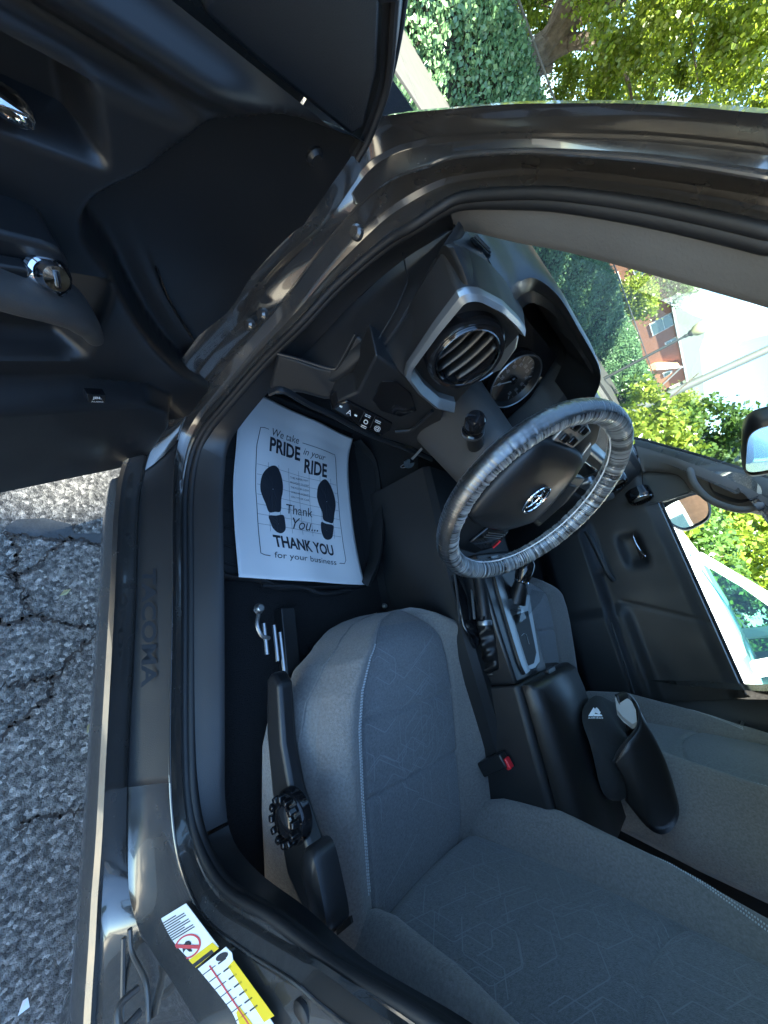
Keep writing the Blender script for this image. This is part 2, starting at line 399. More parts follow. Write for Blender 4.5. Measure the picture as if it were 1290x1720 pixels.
# floor, transmission tunnel, firewall, cab back
fl = [[(x, y, z) for x, z in ((-.76, .545), (-.70, .565), (-.45, .575), (-.24, .59), (-.20, .66), (-.12, .74), (.12, .74), (.20, .66), (.26, .59), (.5, .58), (.74, .60))] for y in np.linspace(-1.0, .92, 12)]
fl += [[(x, .98, max(z, .63)) for x, z in ((-.76, .63), (-.70, .62), (-.45, .62), (-.24, .63), (-.20, .68), (-.12, .75), (.12, .75), (.20, .68), (.26, .63), (.5, .62), (.74, .63))],
       [(x, 1.16, .84) for x in (-.76, -.70, -.45, -.24, -.20, -.12, .12, .20, .26, .5, .74)],
       [(x, 1.22, 1.20) for x in (-.76, -.70, -.45, -.24, -.20, -.12, .12, .20, .26, .5, .74)]]
MB().grid(fl).build('floor_carpet', M['carpet'], truck, thick=.01)
bw = MB().box((0, -1.02, 1.0), (1.45, .04, .86)); bw.build('cab_back_wall', M['trim_grey'], truck)
# passenger side: outer shell mirrored (pillars, sill) as one shell with the window opening left free
sh_ = MB()
for a, b in ((0, 7), (7, 14.2), (14.0, 23.8), (23.0, 26.2), (25.8, 29)):
    i = int(a / NST * 280); j = int(b / NST * 280); idx = [q % 280 for q in range(i, j + 1)]
    sh_.grid([mir(LN[0][idx]), mir(LN[1][idx]), mir(LN[2][idx]), mir(lerp(LN[2], LN[5], .6)[idx])])
sh_.build('passenger_side_jamb', M['paint'], truck)
rearp = [mir(q) for q in rear]; MB().grid(rearp).build('passenger_rear_panel', M['paint'], truck, thick=.01)
MB().grid([mir(q) for q in r0]).build('passenger_rocker_panel', M['paint'], truck)
MB().grid([mir(q) for q in fen]).build('passenger_fender', M['paint'], truck, thick=.006)
# striker and details on the centre pillar
def jambpt(px, py, d=.02): return side(px, py, d)
sk = MB()
p0, p1 = jambpt(232, 1660, .012), jambpt(236, 1700, .012)
sk.tube(cr_([p0, p0 + np.array([-.02, -.002, .004]), p1 + np.array([-.02, 0, .004]), p1], 14), .004, 8)
sk.build('door_striker', M['jambpaint'], truck)
q0 = jambpt(222, 1640, .018); q1 = jambpt(248, 1712, .018)
MB().tube(cr_([jambpt(218, 1560, .012), jambpt(222, 1600, .015), jambpt(245, 1650, .018), jambpt(250, 1715, .018)], 16), .003, 8).build('jamb_rib', M['jambpaint'], truck)
MB().tube(cr_([jambpt(208, 1575, .012), jambpt(207, 1640, .012), jambpt(206, 1715, .012)], 8), .003, 6).build('jamb_rib', M['jambpaint'], truck)
for px, py in ((512, 1706),):
    c = side(px - 6, py, .060); MB().lathe([(0, .003), (.007, .003), (.010, .002), (.012, 0), (.012, -.004)], c, (-1, -.2, 0), 20).build('rubber_plug', M['rubber'], truck)
for px, py in ((530, 268), (440, 528), (418, 545), (598, 390)):
    c = side(px, py, .03); MB().lathe([(0, .005), (.006, .005), (.009, .002), (.0095, -.004)], c, (-1, -.5, 0), 16).build('bolt', M['paint'], truck)
# stickers on the centre pillar: drawn on the painted face between the two creases
def lab(px, py): return at(px, py, n=LBN, p=LBP)
LBA, LBB, LBC = side(258, 1552, .047), side(370, 1585, .047), side(345, 1720, .047)
c0, c1, c2 = side(258, 1553, .050), side(318, 1518, .058), side(369, 1582, .058)
LBN = np.cross(c1 - c0, c2 - c0); LBN /= np.linalg.norm(LBN); LBP = c0 + (CC - c0) / np.linalg.norm(CC - c0) * .020
def quadplate(name, pts, m, parent, h=.0006):
    P = np.array([lab(*q) for q in pts]); n = LBN if LBN @ (CC - P[0]) > 0 else -LBN
    return MB().solid([P + n * 0, P + n * h]).build(name, m, parent, smooth=False)
st1 = quadplate('airbag_sticker', [(254, 1553), (313, 1517), (368, 1590), (308, 1643)], M['white'], truck); st1['label'] = 'white and yellow airbag warning sticker on the centre pillar'
def overlay(name, pts, m, parent, h):
    P = np.array([lab(*q) for q in pts]); n = LBN if LBN @ (CC - P[0]) > 0 else -LBN
    return obj(name, P + n * h, [tuple(range(len(P)))], m, parent, smooth=False)
overlay('yellow_band', [(297, 1628), (358, 1582), (369, 1592), (308, 1643)], M['yellow'], st1, .0010)
overlay('black_bar', [(322, 1621), (357, 1594), (361, 1599), (326, 1626)], M['ink'], st1, .0013)
cc_ = np.array([lab(316, 1589)])[0]
e1 = lab(336, 1574) - cc_; e2 = lab(327, 1605) - cc_
nn = LBN if LBN @ (CC - cc_) > 0 else -LBN
ringp = lambda r: [cc_ + r * (e1 * math.cos(t) + e2 * math.sin(t)) + nn * .0012 for t in np.linspace(0, 2 * math.pi, 32, endpoint=False)]
MB().grid([ringp(1.0), ringp(.86)], close_v=True).build('prohibition_ring', M['redprint'], st1, smooth=False)
d_ = (e1 + e2) * .62; w_ = np.cross(nn, d_); w_ = w_ / np.linalg.norm(w_) * .0016
obj('prohibition_bar', [cc_ - d_ - w_ + nn * .0014, cc_ + d_ - w_ + nn * .0014, cc_ + d_ + w_ + nn * .0014, cc_ - d_ + w_ + nn * .0014], [(0, 1, 2, 3)], M['redprint'], st1, smooth=False)
fig = [(308, 1590), (313, 1581), (319, 1579), (323, 1584), (319, 1590), (325, 1597), (320, 1598), (314, 1593), (309, 1600)]
overlay('seat_figure', fig, M['ink'], st1, .0012)
for i in range(9):
    t = i / 9; a = (262 + 22 * t, 1557 + 29 * t); b = (311 + 22 * t, 1527 + 29 * t); k = .94 if i % 3 else .7
    b = (a[0] + (b[0] - a[0]) * k, a[1] + (b[1] - a[1]) * k)
    overlay('text_line', [a, b, (b[0] + 1.1, b[1] + 1.6), (a[0] + 1.1, a[1] + 1.6)], M['trim_grey'], st1, .0010)
st2 = quadplate('tyre_sticker', [(309, 1646), (380, 1590), (390, 1600), (392, 1612), (470, 1735), (390, 1775)], M['white'], truck); st2['label'] = 'white and yellow tyre pressure sticker below the airbag sticker'
overlay('yellow_band', [(384, 1622), (394, 1612), (462, 1705), (445, 1716)], M['yellow'], st2, .0010)
overlay('yellow_corner', [(398, 1700), (404, 1690), (428, 1722), (410, 1742)], M['yellow'], st2, .0010)
tyc = lab(374, 1606); t1 = lab(384, 1600) - tyc; t2 = lab(370, 1600) - tyc
obj('tyre_drawing', [tyc + nn * .001 + t1 * math.cos(t) + .8 * t2 * math.sin(t) for t in np.linspace(0, 2 * math.pi, 20, endpoint=False)], [tuple(range(20))], M['ink'], st2, smooth=False)
for i in range(7):
    t = i / 7; a = (318 + 62 * t, 1654 + 92 * t); b = (a[0] + 45, a[1] - 34)
    overlay('text_line', [a, b, (b[0] + .9, b[1] + 1.4), (a[0] + .9, a[1] + 1.4)], M['trim_grey'], st2, .0010)
    a = (a[0] + 49, a[1] - 37); b = (a[0] + 13, a[1] - 10)
    overlay('text_line', [a, b, (b[0] + 1.5, b[1] + 2.4), (a[0] + 1.5, a[1] + 2.4)], M['trim_grey'], st2, .0010)
overlay('text_line', [(352, 1622), (354, 1620), (425, 1725), (423, 1727)], M['redprint'], st2, .0011)
# ================================================================ open driver door
DH = np.array([-.80, .76, 0]); DS = np.array([-.891, -.454, 0]); DN = np.array([.454, -.891, 0])
def dpt(s, z, w): return DH + DS * s + DN * w + np.array([0, 0, z])
def dpx(px, py, w=0.0):
    P = at(px, py, n=DN, p=DH + DN * w); return P
def sstep(a, b, x):
    t = (x - a) / (b - a); t = 0.0 if t < 0 else (1.0 if t > 1 else t); return t * t * (3 - 2 * t)
door = empty('driver_door', (DH[0], DH[1], .45), parent=truck)
BND = cr_([(-.06, 1.212, 0), (.03, 1.205, 0), (.09, 1.194, 0), (.125, 1.186, 0), (.150, 1.176, 0), (.168, 1.160, 0), (.182, 1.140, 0), (.196, 1.118, 0), (.203, 1.102, 0), (.214, 1.088, 0), (.234, 1.060, 0), (.232, 1.035, 0), (.205, 1.0, 0), (.172, .95, 0), (.135, .90, 0), (.09, .85, 0), (.03, .80, 0), (-.06, .755, 0)], 260)[:, :2]
BT = np.gradient(BND, axis=0); BT /= np.linalg.norm(BT, axis=1)[:, None]
def bdist(s, z):
    d = np.array([s, z]) - BND; k = int((d ** 2).sum(1).argmin()); e = d[k]
    return math.copysign(math.hypot(*e), BT[k][0] * e[1] - BT[k][1] * e[0])
def panel_w(s, z):
    w = .0
    bd_ = bdist(s, z); b = s - bd_
    w += .036 * sstep(-.003, .018, bd_)                                        # proud upper and arm zone
    w += .016 * np.exp(-((z - 1.188) / .014) ** 2) * sstep(b - .01, b + .05, s)  # rolled top ledge
    w -= .014 * np.exp(-((z - 1.163) / .010) ** 2) * sstep(.17, .24, s)        # groove under the ledge
    rec = sstep(.255, .272, s + (1.14 - z) * .35) * sstep(1.095, 1.105, z) * (1 - sstep(1.138, 1.15, z)) * (1 - sstep(.45, .47, s))
    w -= .040 * rec                                                            # pull recess
    w -= .034 * sstep(.205, .235, s) * sstep(.85, .865, z) * (1 - sstep(.975, .99, z))     # recess below the arm
    # pocket at the bottom, rounded towards the hinge
    lim = np.interp(z, [.45, .50, .60, .70, .755, .79, .81], [.11, .072, .052, .055, .075, .12, .2])
    w += .034 * sstep(lim - .008, lim + .02, s) * (1 - sstep(.782 + .05 * max(0, s - .1), .815 + .05 * max(0, s - .1), z))
    w -= .04 * sstep(.55, .495, z)
    w += .006 * np.exp(-((z - .93) / .12) ** 2) * (1 - sstep(b - .03, b, s))
    return w
ss = np.r_[np.linspace(-.02, .42, 150), np.linspace(.43, .98, 14)]; zz = np.linspace(.500, 1.212, 180)
# rounded lower front corner of the door
def corner(s, z):
    lim = .085 * (1 - math.sqrt(max(0, 1 - ((.66 - z) / .161) ** 2))) if z < .66 else 0
    return max(s, lim)
rows_ = [[dpt(corner(s, z), z, float(panel_w(s, z))) for s in ss] for z in zz]
trimp = MB().grid(rows_).build('door_trim', M['plastic_smooth'], door, ang=50)
# door shell: inner sheet edge, bottom and outer skin
edge = [dpt(.0, 1.21, -.002)] + [dpt(corner(-.02, z), z, -.002) for z in np.linspace(1.2, .500, 30)] + [dpt(s, .500, -.002) for s in np.linspace(.08, .98, 20)]
edge = np.array(edge)
MB().grid([edge, edge - DN * .02 + (0, 0, .0), edge - DN * .075 + (0, 0, .030), edge - DN * .085 + (0, 0, .012), ]).build('door_shell_edge', M['paint'], door)
skin = [[dpt(max(s, corner(-.02, z)), z, -.085 - .02 * math.sin(math.pi * (z - .45) / .8)) for s in np.linspace(-.02, .98, 12)] for z in np.linspace(.512, 1.21, 12)]
MB().grid(skin).build('door_outer_skin', M['paint'], door)
MB().tube([dpt(.085, .508, -.03), dpt(.98, .508, -.03)], .006, 8).build('lower_seal', M['rubber'], door)
# belt strip, mirror sail panel, window frame and glass
MB().box((dpt(.61, 1.218, .004)), (.80, .022, .012), rot=np.stack([DS, DN, [0, 0, 1]], 1)).build('belt_strip', M['rubber'], door, bevel=.003)
def P_(l, w): return [dpx(a, b, w) for a, b in l]
sail = [dpx(345, 28, .012), dpx(430, 103, .012), dpx(590, 229, .012), dpx(612, 215, .012), dpx(634, 120, .012), dpx(640, 0, .012), dpx(641, -14, .012), dpx(470, -30, .012), dpx(352, -14, .012)]
MB().solid([np.array(sail) + DN * .0, np.array(sail) - DN * .03]).build('sail_panel', M['plastic'], door, bevel=.004)
fr = [dpx(a, b, .0) for a, b in ((600, 250), (622, 208), (645, 150), (660, 90), (670, 0), (680, -120))]
fr2 = [dpx(a, b, .006) for a, b in ((590, 262), (606, 232), (634, 150), (640, 90), (642, 0), (648, -120))]
fr0 = [dpx(a, b, -.01) for a, b in ((612, 236), (630, 202), (655, 140), (674, 60), (690, 0), (705, -120))]
fA = cr_(fr, 24); fB = cr_(fr2, 24); fC = cr_(fr0, 24)
MB().grid([fB - DN * .03, fB, lerp(fA, fB, .5) + DN * .006, fA + DN * .004, lerp(fA, fC, .5), fC - DN * .005, fC - DN * .05]).build('window_frame', M['plastic_smooth'], door, ang=50)
MB().tube(lerp(fA, fB, .55) + DN * .008, .004, 8).build('frame_seal', M['rubber'], door)
MB().tube(lerp(fA, fC, .35) + DN * .002, .003, 8).build('frame_seal', M['rubber'], door)
gl = [dpt(.21, 1.20, -.02), dpt(.98, 1.20, -.02), dpt(.90, 1.55, .06), dpt(.42, 1.55, .06)]
obj('window_glass', gl, [(0, 1, 2, 3)], M['glass'], door, smooth=False)
tf = MB().tube([dpt(.08, 1.30, 0), dpt(.42, 1.56, .06), dpt(.92, 1.56, .06), dpt(1.0, 1.21, -.01)], .018, 8); tf.build('window_frame', M['plastic_smooth'], door)
# pull handle (chrome lever in its recess)
h0 = dpx(-60, 118, .03); h1 = dpx(46, 186, .03)
MB().tube(cr_([h0, lerp(h0, h1, .5) + DN * .006, h1], 14), np.r_[np.full(10, .0115), .011, .010, .008, .004], 12, flat=.6).build('inside_handle', M['chrome'], door)
# armrest with its downturned end
def arm_ring(c, ax_u, ax_v, ru, rv, n=20, p=3.0):
    return [c + ax_u * ru * np.sign(math.cos(t)) * abs(math.cos(t)) ** (2 / p) + ax_v * rv * np.sign(math.sin(t)) * abs(math.sin(t)) ** (2 / p) for t in np.linspace(0, 2 * math.pi, n, endpoint=False)]
apx = [((-260, 425), .096), ((-100, 468), .098), ((20, 506), .098), ((85, 524), .096), ((128, 540), .090), ((154, 562), .078), ((170, 588), .06)]
ctr = cr_([dpx(a, b, w) for (a, b), w in apx], 36); T = np.gradient(ctr, axis=0); T /= np.linalg.norm(T, axis=1)[:, None]
rings = []
for i, c in enumerate(ctr):
    v = np.cross(DN, T[i]); v /= np.linalg.norm(v); e = 1 - .35 * max(0, (i - 26) / 9); f_ = 1 if i < 34 else (.9 if i == 34 else .5)
    rings.append(arm_ring(c - DN * .018, v, DN, .0135 * e * f_, .026 * e * f_, 24, 2.6))
MB().solid(rings).build('armrest', M['shroud'], door, ang=60)
# switch panel on the arm, mirror knob, window switch
sw = [dpx(a, b, .072) for a, b in ((-200, 330), (0, 393), (75, 412), (106, 424), (118, 448), (116, 486), (60, 482), (0, 466), (-200, 410))]
MB().solid([np.array(sw) - DN * .05, np.array(sw)]).build('switch_panel', M['plastic_smooth'], door, bevel=.005)
kc = dpx(80, 462, .078); kax = (DN * .75 + np.array([0, 0, .65]))
kb = MB().lathe([(.0135, -.004), (.0135, .002), (.0106, .004), (.0096, .012), (.0086, .0145), (0, .0155)], kc, kax, 28)
knob = kb.build('mirror_knob', M['chrome'], door)
MB().lathe([(.0156, -.006), (.0156, .0015), (.0138, .003), (.0134, -.002)], kc, kax, 28).build('knob_collar', M['gloss'], knob)
kaxn = kax / np.linalg.norm(kax)
MB().box(kc + kaxn * .016, (.003, .012, .003), rot=np.stack([DS, np.cross(kaxn, DS), kaxn], 1)).build('knob_pointer', M['gloss'], knob, bevel=.001)
wsw = dpx(-2, 448, .078)
MB().box(wsw, (.03, .012, .014), rot=np.stack([DS, DN, [0, 0, 1]], 1)).build('window_switch', M['plastic_smooth'], door, bevel=.003)
# dark slot above the pocket, pocket lip and badge
sp = cr_([dpx(262, 447, .012), dpx(272, 478, .012), dpx(290, 515, .010), dpx(326, 572, .008)], 20)
MB().tube(sp, np.r_[.001, np.full(18, .0042), .001], 8, flat=.5).build('vent_slot', M['gloss'], door)
bd = [dpx(a, b, .0735) for a, b in ((147, 663), (178, 664), (178, 677), (147, 676))]
bdg = MB().solid([np.array(bd) - DN * .01, np.array(bd)]).build('badge', M['gloss'], door, bevel=.001)
def bq(a, b): return dpx(a, b, .0738)
quad_text('badge_text', 'JBL', bq(155, 670.5), bq(171, 671), bq(155, 665.5), M['white'], bdg, bold=.02)
quad_text('badge_text', 'AUDIO', bq(153, 675), bq(173, 675.5), bq(153, 672.5), M['white'], bdg)
scw = dpx(530, 266, .004); MB().lathe([(0, .003), (.006, .003), (.008, .0), (.0095, -.001), (.0095, -.004)], scw, DN, 18).build('screw_cover', M['plastic_smooth'], door)
for z in (.62, .98):
    MB().box(dpt(-.03, z, -.045), (.07, .03, .06), rot=np.stack([DS, DN, [0, 0, 1]], 1)).build('hinge', M['paint'], door, bevel=.004)
MB().tube(cr_([dpt(-.02, .80, -.03), dpt(-.05, .82, -.01), dpt(-.085, .80, .0)], 10), .010, 8).build('wiring_boot', M['rubber'], door)
# ================================================================ dashboard
dash = empty('dashboard', (0, .7, .9), parent=truck)
def yaw(x): return -.055 * (x + .6) / 1.26
secs = []
for x in np.r_[-.66, np.linspace(-.64, .66, 54), .69]:
    q = (x / .68) ** 2; k = yaw(x)
    c = .012 * math.exp(-((x - .05) / .22) ** 2)          # centre stack stands proud
    s_ = [(1.225 - .36 * q, 1.175), (1.02 - .20 * q, 1.215), (.86 + k * .5 - .02 * q, 1.235), (.742 + k, 1.237), (.716 + k, 1.222), (.700 + k, 1.190),
          (.674 + k - c, 1.145), (.650 + k - c, 1.080), (.652 + k - c, 1.04), (.672 + k, .99), (.70 + k, .95), (.76 + k, .90), (.90, .87), (1.08, .87)]
    kc = float(sstep(-.565, -.53, x) * sstep(-.115, -.15, x))
    cut = {3: (.82, 1.20), 4: (.82, 1.19), 5: (.80, 1.165), 6: (.775, 1.12), 7: (.735, 1.07), 8: (.685, 1.03)}
    s_ = [(lerp(y, cut[i][0], kc), lerp(z, cut[i][1], kc)) if i in cut else (y, z) for i, (y, z) in enumerate(s_)]
    secs.append([(x, y, z) for y, z in s_])
MB().grid(secs).build('dash_body', M['plastic'], dash, ang=30)
# left end cap
C1 = [(775, 378, -.66), (735, 440, -.66), (712, 482, -.66), (690, 520, -.66), (665, 560, -.66), (640, 590, -.66), (612, 600, -.66), (560, 640, -.66), (505, 655, -.66), (462, 662, -.66)]
C5 = [(760, 372), (715, 398), (680, 420), (635, 455), (600, 488), (580, 505), (525, 565), (500, 590), (462, 630), (440, 652)]
cA = cr_([at(a, b, x=x) for a, b, x in C1], 40); cB = cr_([side(a, b, .125) + out * .012 for a, b in C5], 40)
MB().grid([cA + np.array([.02, .01, -.002]), cA + np.array([.004, .0015, 0]), cA + np.array([-.004, .004, 0]), lerp(cA, cB, .3) - out * .004, lerp(cA, cB, .7) - out * .003, cB]).build('end_cap', M['plastic'], dash, ang=60)
gp = cr_([at(a, b, x=-.672) for a, b in ((676, 425), (681, 448), (684, 468), (681, 482), (662, 525), (640, 562), (629, 588))], 24)
MB().tube(gp, .0010, 6).build('panel_gap', M['plastic_smooth'], dash)
# lower left panel with its raised ledge
LPN = np.array([-.42, -.90, .06]); LPP = np.array([-.675, .70, 1.0])
def lp(a, b, h=0.0): return at(a, b, n=LPN, p=LPP + LPN * h)
lpo = [(452, 652), (466, 594), (500, 604), (534, 616), (562, 622), (575, 602), (598, 560), (614, 572), (629, 590), (613, 628), (594, 657), (575, 668), (545, 670), (510, 660), (480, 656)]
P0 = np.array([lp(a, b) for a, b in lpo]); P1 = np.array([lp(a, b, .016) for a, b in lpo])
MB().solid([P0 - LPN * .0, P1]).build('lower_panel', M['rubber'], dash, bevel=.006)
lip = cr_([lp(a, b, .020) for a, b in ((466, 594), (500, 603), (534, 614), (560, 620), (568, 613), (576, 600), (597, 561))], 26)
MB().tube(lip, .0026, 8).build('panel_ledge', M['plastic_smooth'], dash)
# knee panel, switch row and its icons
KN = np.array([0, -1, -.12]); KP = np.array([-.6, .625, 1.0])
def kp(a, b, h=0.0): return at(a, b, n=KN, p=KP + KN * h)
ko = [(556, 690), (570, 672), (600, 660), (615, 630), (632, 596), (680, 630), (706, 664), (745, 690), (735, 735), (725, 768), (690, 750), (640, 735)]
Kb = np.array([kp(a, b) for a, b in ko]); MB().solid([Kb + np.array([0, .06, .0]), Kb]).build('knee_panel', M['plastic'], dash, bevel=.004)
so = [(556, 690), (568, 680), (583, 675), (622, 694), (660, 714), (655, 724), (638, 734), (600, 714)]
Sb = np.array([kp(a, b, .006) for a, b in so]); swp = MB().solid([Sb + np.array([0, .03, 0]), Sb]).build('switch_row', M['gloss'], dash, bevel=.003)
cv = [(624, 672), (640, 640), (665, 640), (690, 660), (700, 690), (672, 700), (640, 690)]
MB().solid([np.array([kp(a, b, .003) for a, b in cv]), np.array([kp(a, b, .0) for a, b in cv])]).build('coin_tray_recess', M['gloss'], dash, bevel=.006)
def kq(a, b): return kp(a, b, .0065)
for a, b, t, s1, s2 in ((572, 682, '-', 5, 3), (585, 692, 'A', 9, 9), (597, 697, '-', 5, 3), (617, 697, '==', 10, 4), (613, 708, 'o', 8, 8), (610, 715, '=', 10, 4), (634, 707, '=', 10, 4), (632, 719, '@', 11, 10)):
    quad_text('icon', t, kq(a - s1 * .45, b + s2 * .3), kq(a + s1 * .45, b + s2 * .3 + s1 * .42), kq(a - s1 * .45 + s2 * .35, b - s2 * .6), M['white'], swp, up=.0004)
for a, b, c, d in ((604, 708, 612, 692), (622, 718, 630, 700)):
    MB().tube([kp(a, b, .0066), kp(c, d, .0066)], .0006, 4).build('switch_gap', M['trim_grey'], swp)
lipk = cr_([kp(a, b, .010) for a, b in ((452, 660), (475, 655), (520, 680), (560, 698), (620, 730), (690, 757), (725, 772))], 30)
MB().tube(lipk, .006, 8, flat=.6).build('knee_panel_lip', M['plastic_smooth'], dash)
# key slot area strip
st = cr_([kp(a, b, .012) for a, b in ((664, 725), (690, 722), (712, 705), (726, 690))], 14); MB().tube(st, .0035, 8).build('trim_strip', M['plastic_smooth'], dash)
# silver bezel round the side air vent
bz_o = [(757, 690), (730, 683), (700, 658), (679, 630), (683, 612), (728, 545), (770, 489), (786, 484), (805, 486), (845, 507), (870, 532), (882, 549)]
bz_i = [(765, 676), (738, 668), (712, 645), (696, 622), (700, 607), (742, 553), (782, 508), (790, 504), (803, 505), (838, 524), (860, 544), (873, 560)]
Y0 = .604
bo = poly([at(a, b, y=Y0) for a, b in bz_o], 80); bi = poly([at(a, b, y=Y0 + .004) for a, b in bz_i], 80)
mid = lerp(bo, bi, .45) + np.array([0, -.012, 0])
MB().grid([bo + np.array([0, .07, 0]), bo + np.array([0, .003, 0])]).build('bezel_side', M['plastic'], dash)
pod = [((640, 592), (681, 634)), ((665, 560), (684, 611)), ((690, 520), (728, 544)), ((712, 482), (752, 511)), ((735, 440), (772, 487)), ((757, 414), (788, 484)), ((795, 425), (806, 486)), ((828, 450), (846, 507)), ((858, 480), (870, 531)), ((872, 506), (882, 549))]
po = cr_([at(a, b, x=-.661) if k < 5 else at(a, b, z=1.2365) for k, ((a, b), _) in enumerate(pod)], 60); pi_ = cr_([at(a, b, y=Y0 + .004) for _, (a, b) in pod], 60)
MB().grid([po + np.array([.004, .012, -.004]), po, lerp(po, pi_, .06) + np.array([-.002, -.002, .002]), lerp(po, pi_, .5) + np.array([0, -.003, .002]), pi_]).build('vent_pod_skin', M['plastic'], dash, ang=50)
bez = MB().grid([bo + np.array([0, .004, 0]), bo, lerp(bo, bi, .1) + np.array([0, -.006, 0]), mid, lerp(bo, bi, .88) + np.array([0, -.003, 0]), bi, bi + np.array([0, .03, 0])]).build('vent_bezel', M['silver'], dash, ang=22)
bpl = np.array([at(a, b, y=Y0 + .016) for a, b in bz_i]); MB().solid([bpl + np.array([0, .012, 0]), bpl]).build('vent_surround', M['plastic_smooth'], dash)
def round_vent(c, ax, r, name='air_vent', fins=4, up=np.array([0, 0, 1.])):
    ax = np.array(ax, float); ax /= np.linalg.norm(ax)
    v = MB().lathe([(r * 1.22, -.03), (r * 1.22, .0), (r * 1.20, .006), (r * 1.12, .011), (r * 1.02, .010), (r * .97, .004), (r * .95, -.03)], c, ax, 48).build(name, M['gloss'], dash)
    MB().lathe([(r * 1.01, .008), (r * .985, .0125), (r * .95, .0125), (r * .93, .008)], c, ax, 48).build('chrome_ring', M['chrome'], v)
    MB().lathe([(0, -.028), (r * .96, -.028)], c, ax, 32).build('vent_back', M['gloss'], v)
    x = np.cross(up, ax); x /= np.linalg.norm(x); u_ = np.cross(ax, x)
    for i in range(fins):
        k = (i - (fins - 1) / 2) / ((fins) / 2) * .8
        hw = r * math.sqrt(max(.05, 1 - k * k)) * .93
        pts = [c + u_ * (t * hw) + x * (k * r + .10 * r * (1 - t * t)) - ax * .006 for t in np.linspace(-1, 1, 11)]
        f = MB().grid([np.array(pts) + ax * .007, np.array(pts) - ax * .012]); f.build('vent_fin', M['plastic_smooth'], v, thick=.0018)
    return v
vc = at(782, 594, y=.600); round_vent(vc, (-.10, -1, .14), .047)
# cluster hood
rim = [(850, 506, .655), (858, 488, .675), (872, 474, .70), (900, 468, .71), (940, 500, .70), (975, 558, .685), (1000, 602, .672), (1008, 624, .665), (1008, 643, .66), (998, 668, .655), (980, 696, .65)]
rA = cr_([at(a, b, y=y) for a, b, y in rim], 60)
inn = [(868, 545, .672), (873, 525, .69), (884, 512, .71), (900, 510, .72), (932, 530, .715), (962, 576, .70), (985, 612, .685), (996, 632, .68), (995, 644, .675), (985, 664, .67), (968, 692, .665)]
rB = cr_([at(a, b, y=y) for a, b, y in inn], 60)
cent = np.array([-.33, .78, 1.14])
rC = np.array([lerp(p, cent, .18) + np.array([0, .06, 0]) for p in rB])
fwd = np.array([[p[0] * .98 - .004, p[1] + .16, p[2] - .010] for p in rA]); fwd2 = np.array([[p[0], p[1] + .30, 1.21] for p in rA])
MB().grid([fwd2, fwd, rA + np.array([0, .03, .003]), rA + np.array([0, .006, .002]), rA, lerp(rA, rB, .25) + np.array([0, -.002, 0]), lerp(rA, rB, .5), lerp(rA, rB, .53) + np.array([0, .006, -.002]), rB, rC]).build('cluster_hood', M['plastic_smooth'], dash, ang=40)
# instrument cluster: housing, two dials with rings and marks, needle
clp = np.array([-.33, .735, 1.13]); cln = np.array([-.05, -.93, .36]); cln /= np.linalg.norm(cln)
clx = np.array([1., 0, 0]); clx -= cln * (clx @ cln); clx /= np.linalg.norm(clx); clu = np.cross(cln, clx); clu *= np.sign(clu[2])
hp = [clp + clx * a + clu * b for a, b in ((-.16, -.09), (.16, -.09), (.17, .0), (.13, .10), (-.13, .10), (-.17, .0))]
clu_o = MB().solid([np.array(hp) - cln * .02, np.array(hp)]).build('instrument_cluster', M['gloss'], dash)
for a in (-.085, .062):
    c = clp + clx * a + clu * .005
    g = MB().lathe([(.066, .0), (.066, .014), (.063, .016), (.060, .010), (.056, .003), (0, .003)], c, cln, 48).build('dial', M['plastic_smooth'], clu_o)
    MB().lathe([(.0665, .0155), (.0645, .0175), (.0625, .0155)], c, cln, 48).build('dial_ring', M['silver'], g)
    for i in range(21):
        t = R_(225 - 270 * i / 20); big = i % 2 == 0; r1, r2 = .053, (.044 if big else .049)
        d = clx * math.cos(t) + clu * math.sin(t); w = np.cross(cln, d) * (.0011 if big else .0006)
        obj('dial_mark', [c + d * r1 + w + cln * .0045, c + d * r1 - w + cln * .0045, c + d * r2 - w + cln * .0045, c + d * r2 + w + cln * .0045], [(0, 1, 2, 3)], M['dialmark'], g, smooth=False)
        if big:
            q = c + d * .036 + cln * .0045
            quad_text('dial_number', str(i * 10 if a > 0 else i // 2), q - clx * .005 - clu * .004, q + clx * .005 - clu * .004, q - clx * .005 + clu * .004, M['dialmark'], g, up=0)
    d = clx * math.cos(R_(220)) + clu * math.sin(R_(220))
    MB().tube([c + cln * .008 - d * .008, c + cln * .008 + d * .046], np.array([.0018, .0008]), 6).build('needle', M['dialmark'], g)
    MB().lathe([(.009, .003), (.009, .009), (.007, .011), (0, .011)], c, cln, 20).build('dial_hub', M['gloss'], g)
# small wing between the vent and the cluster
wg = [at(a, b, y=.64) for a, b in ((826, 628), (836, 600), (852, 574), (864, 560), (872, 568), (868, 586), (842, 622))]
MB().solid([np.array(wg) + np.array([0, .02, 0]), np.array(wg)]).build('cluster_side_trim', M['silver'], dash, bevel=.003)
# defroster grille on the dash top
dg = np.array([at(a, b, z=1.2415) for a, b in ((793, 398), (803, 395), (832, 426), (827, 432))]); dgo = MB().solid([dg - (0, 0, .004), dg]).build('defroster_grille', M['gloss'], dash)
for t in (.33, .66):
    MB().tube([lerp(dg[0], dg[1], t) + (0, 0, .001), lerp(dg[3], dg[2], t) + (0, 0, .001)], .0012, 5).build('grille_bar', M['trim_grey'], dgo)
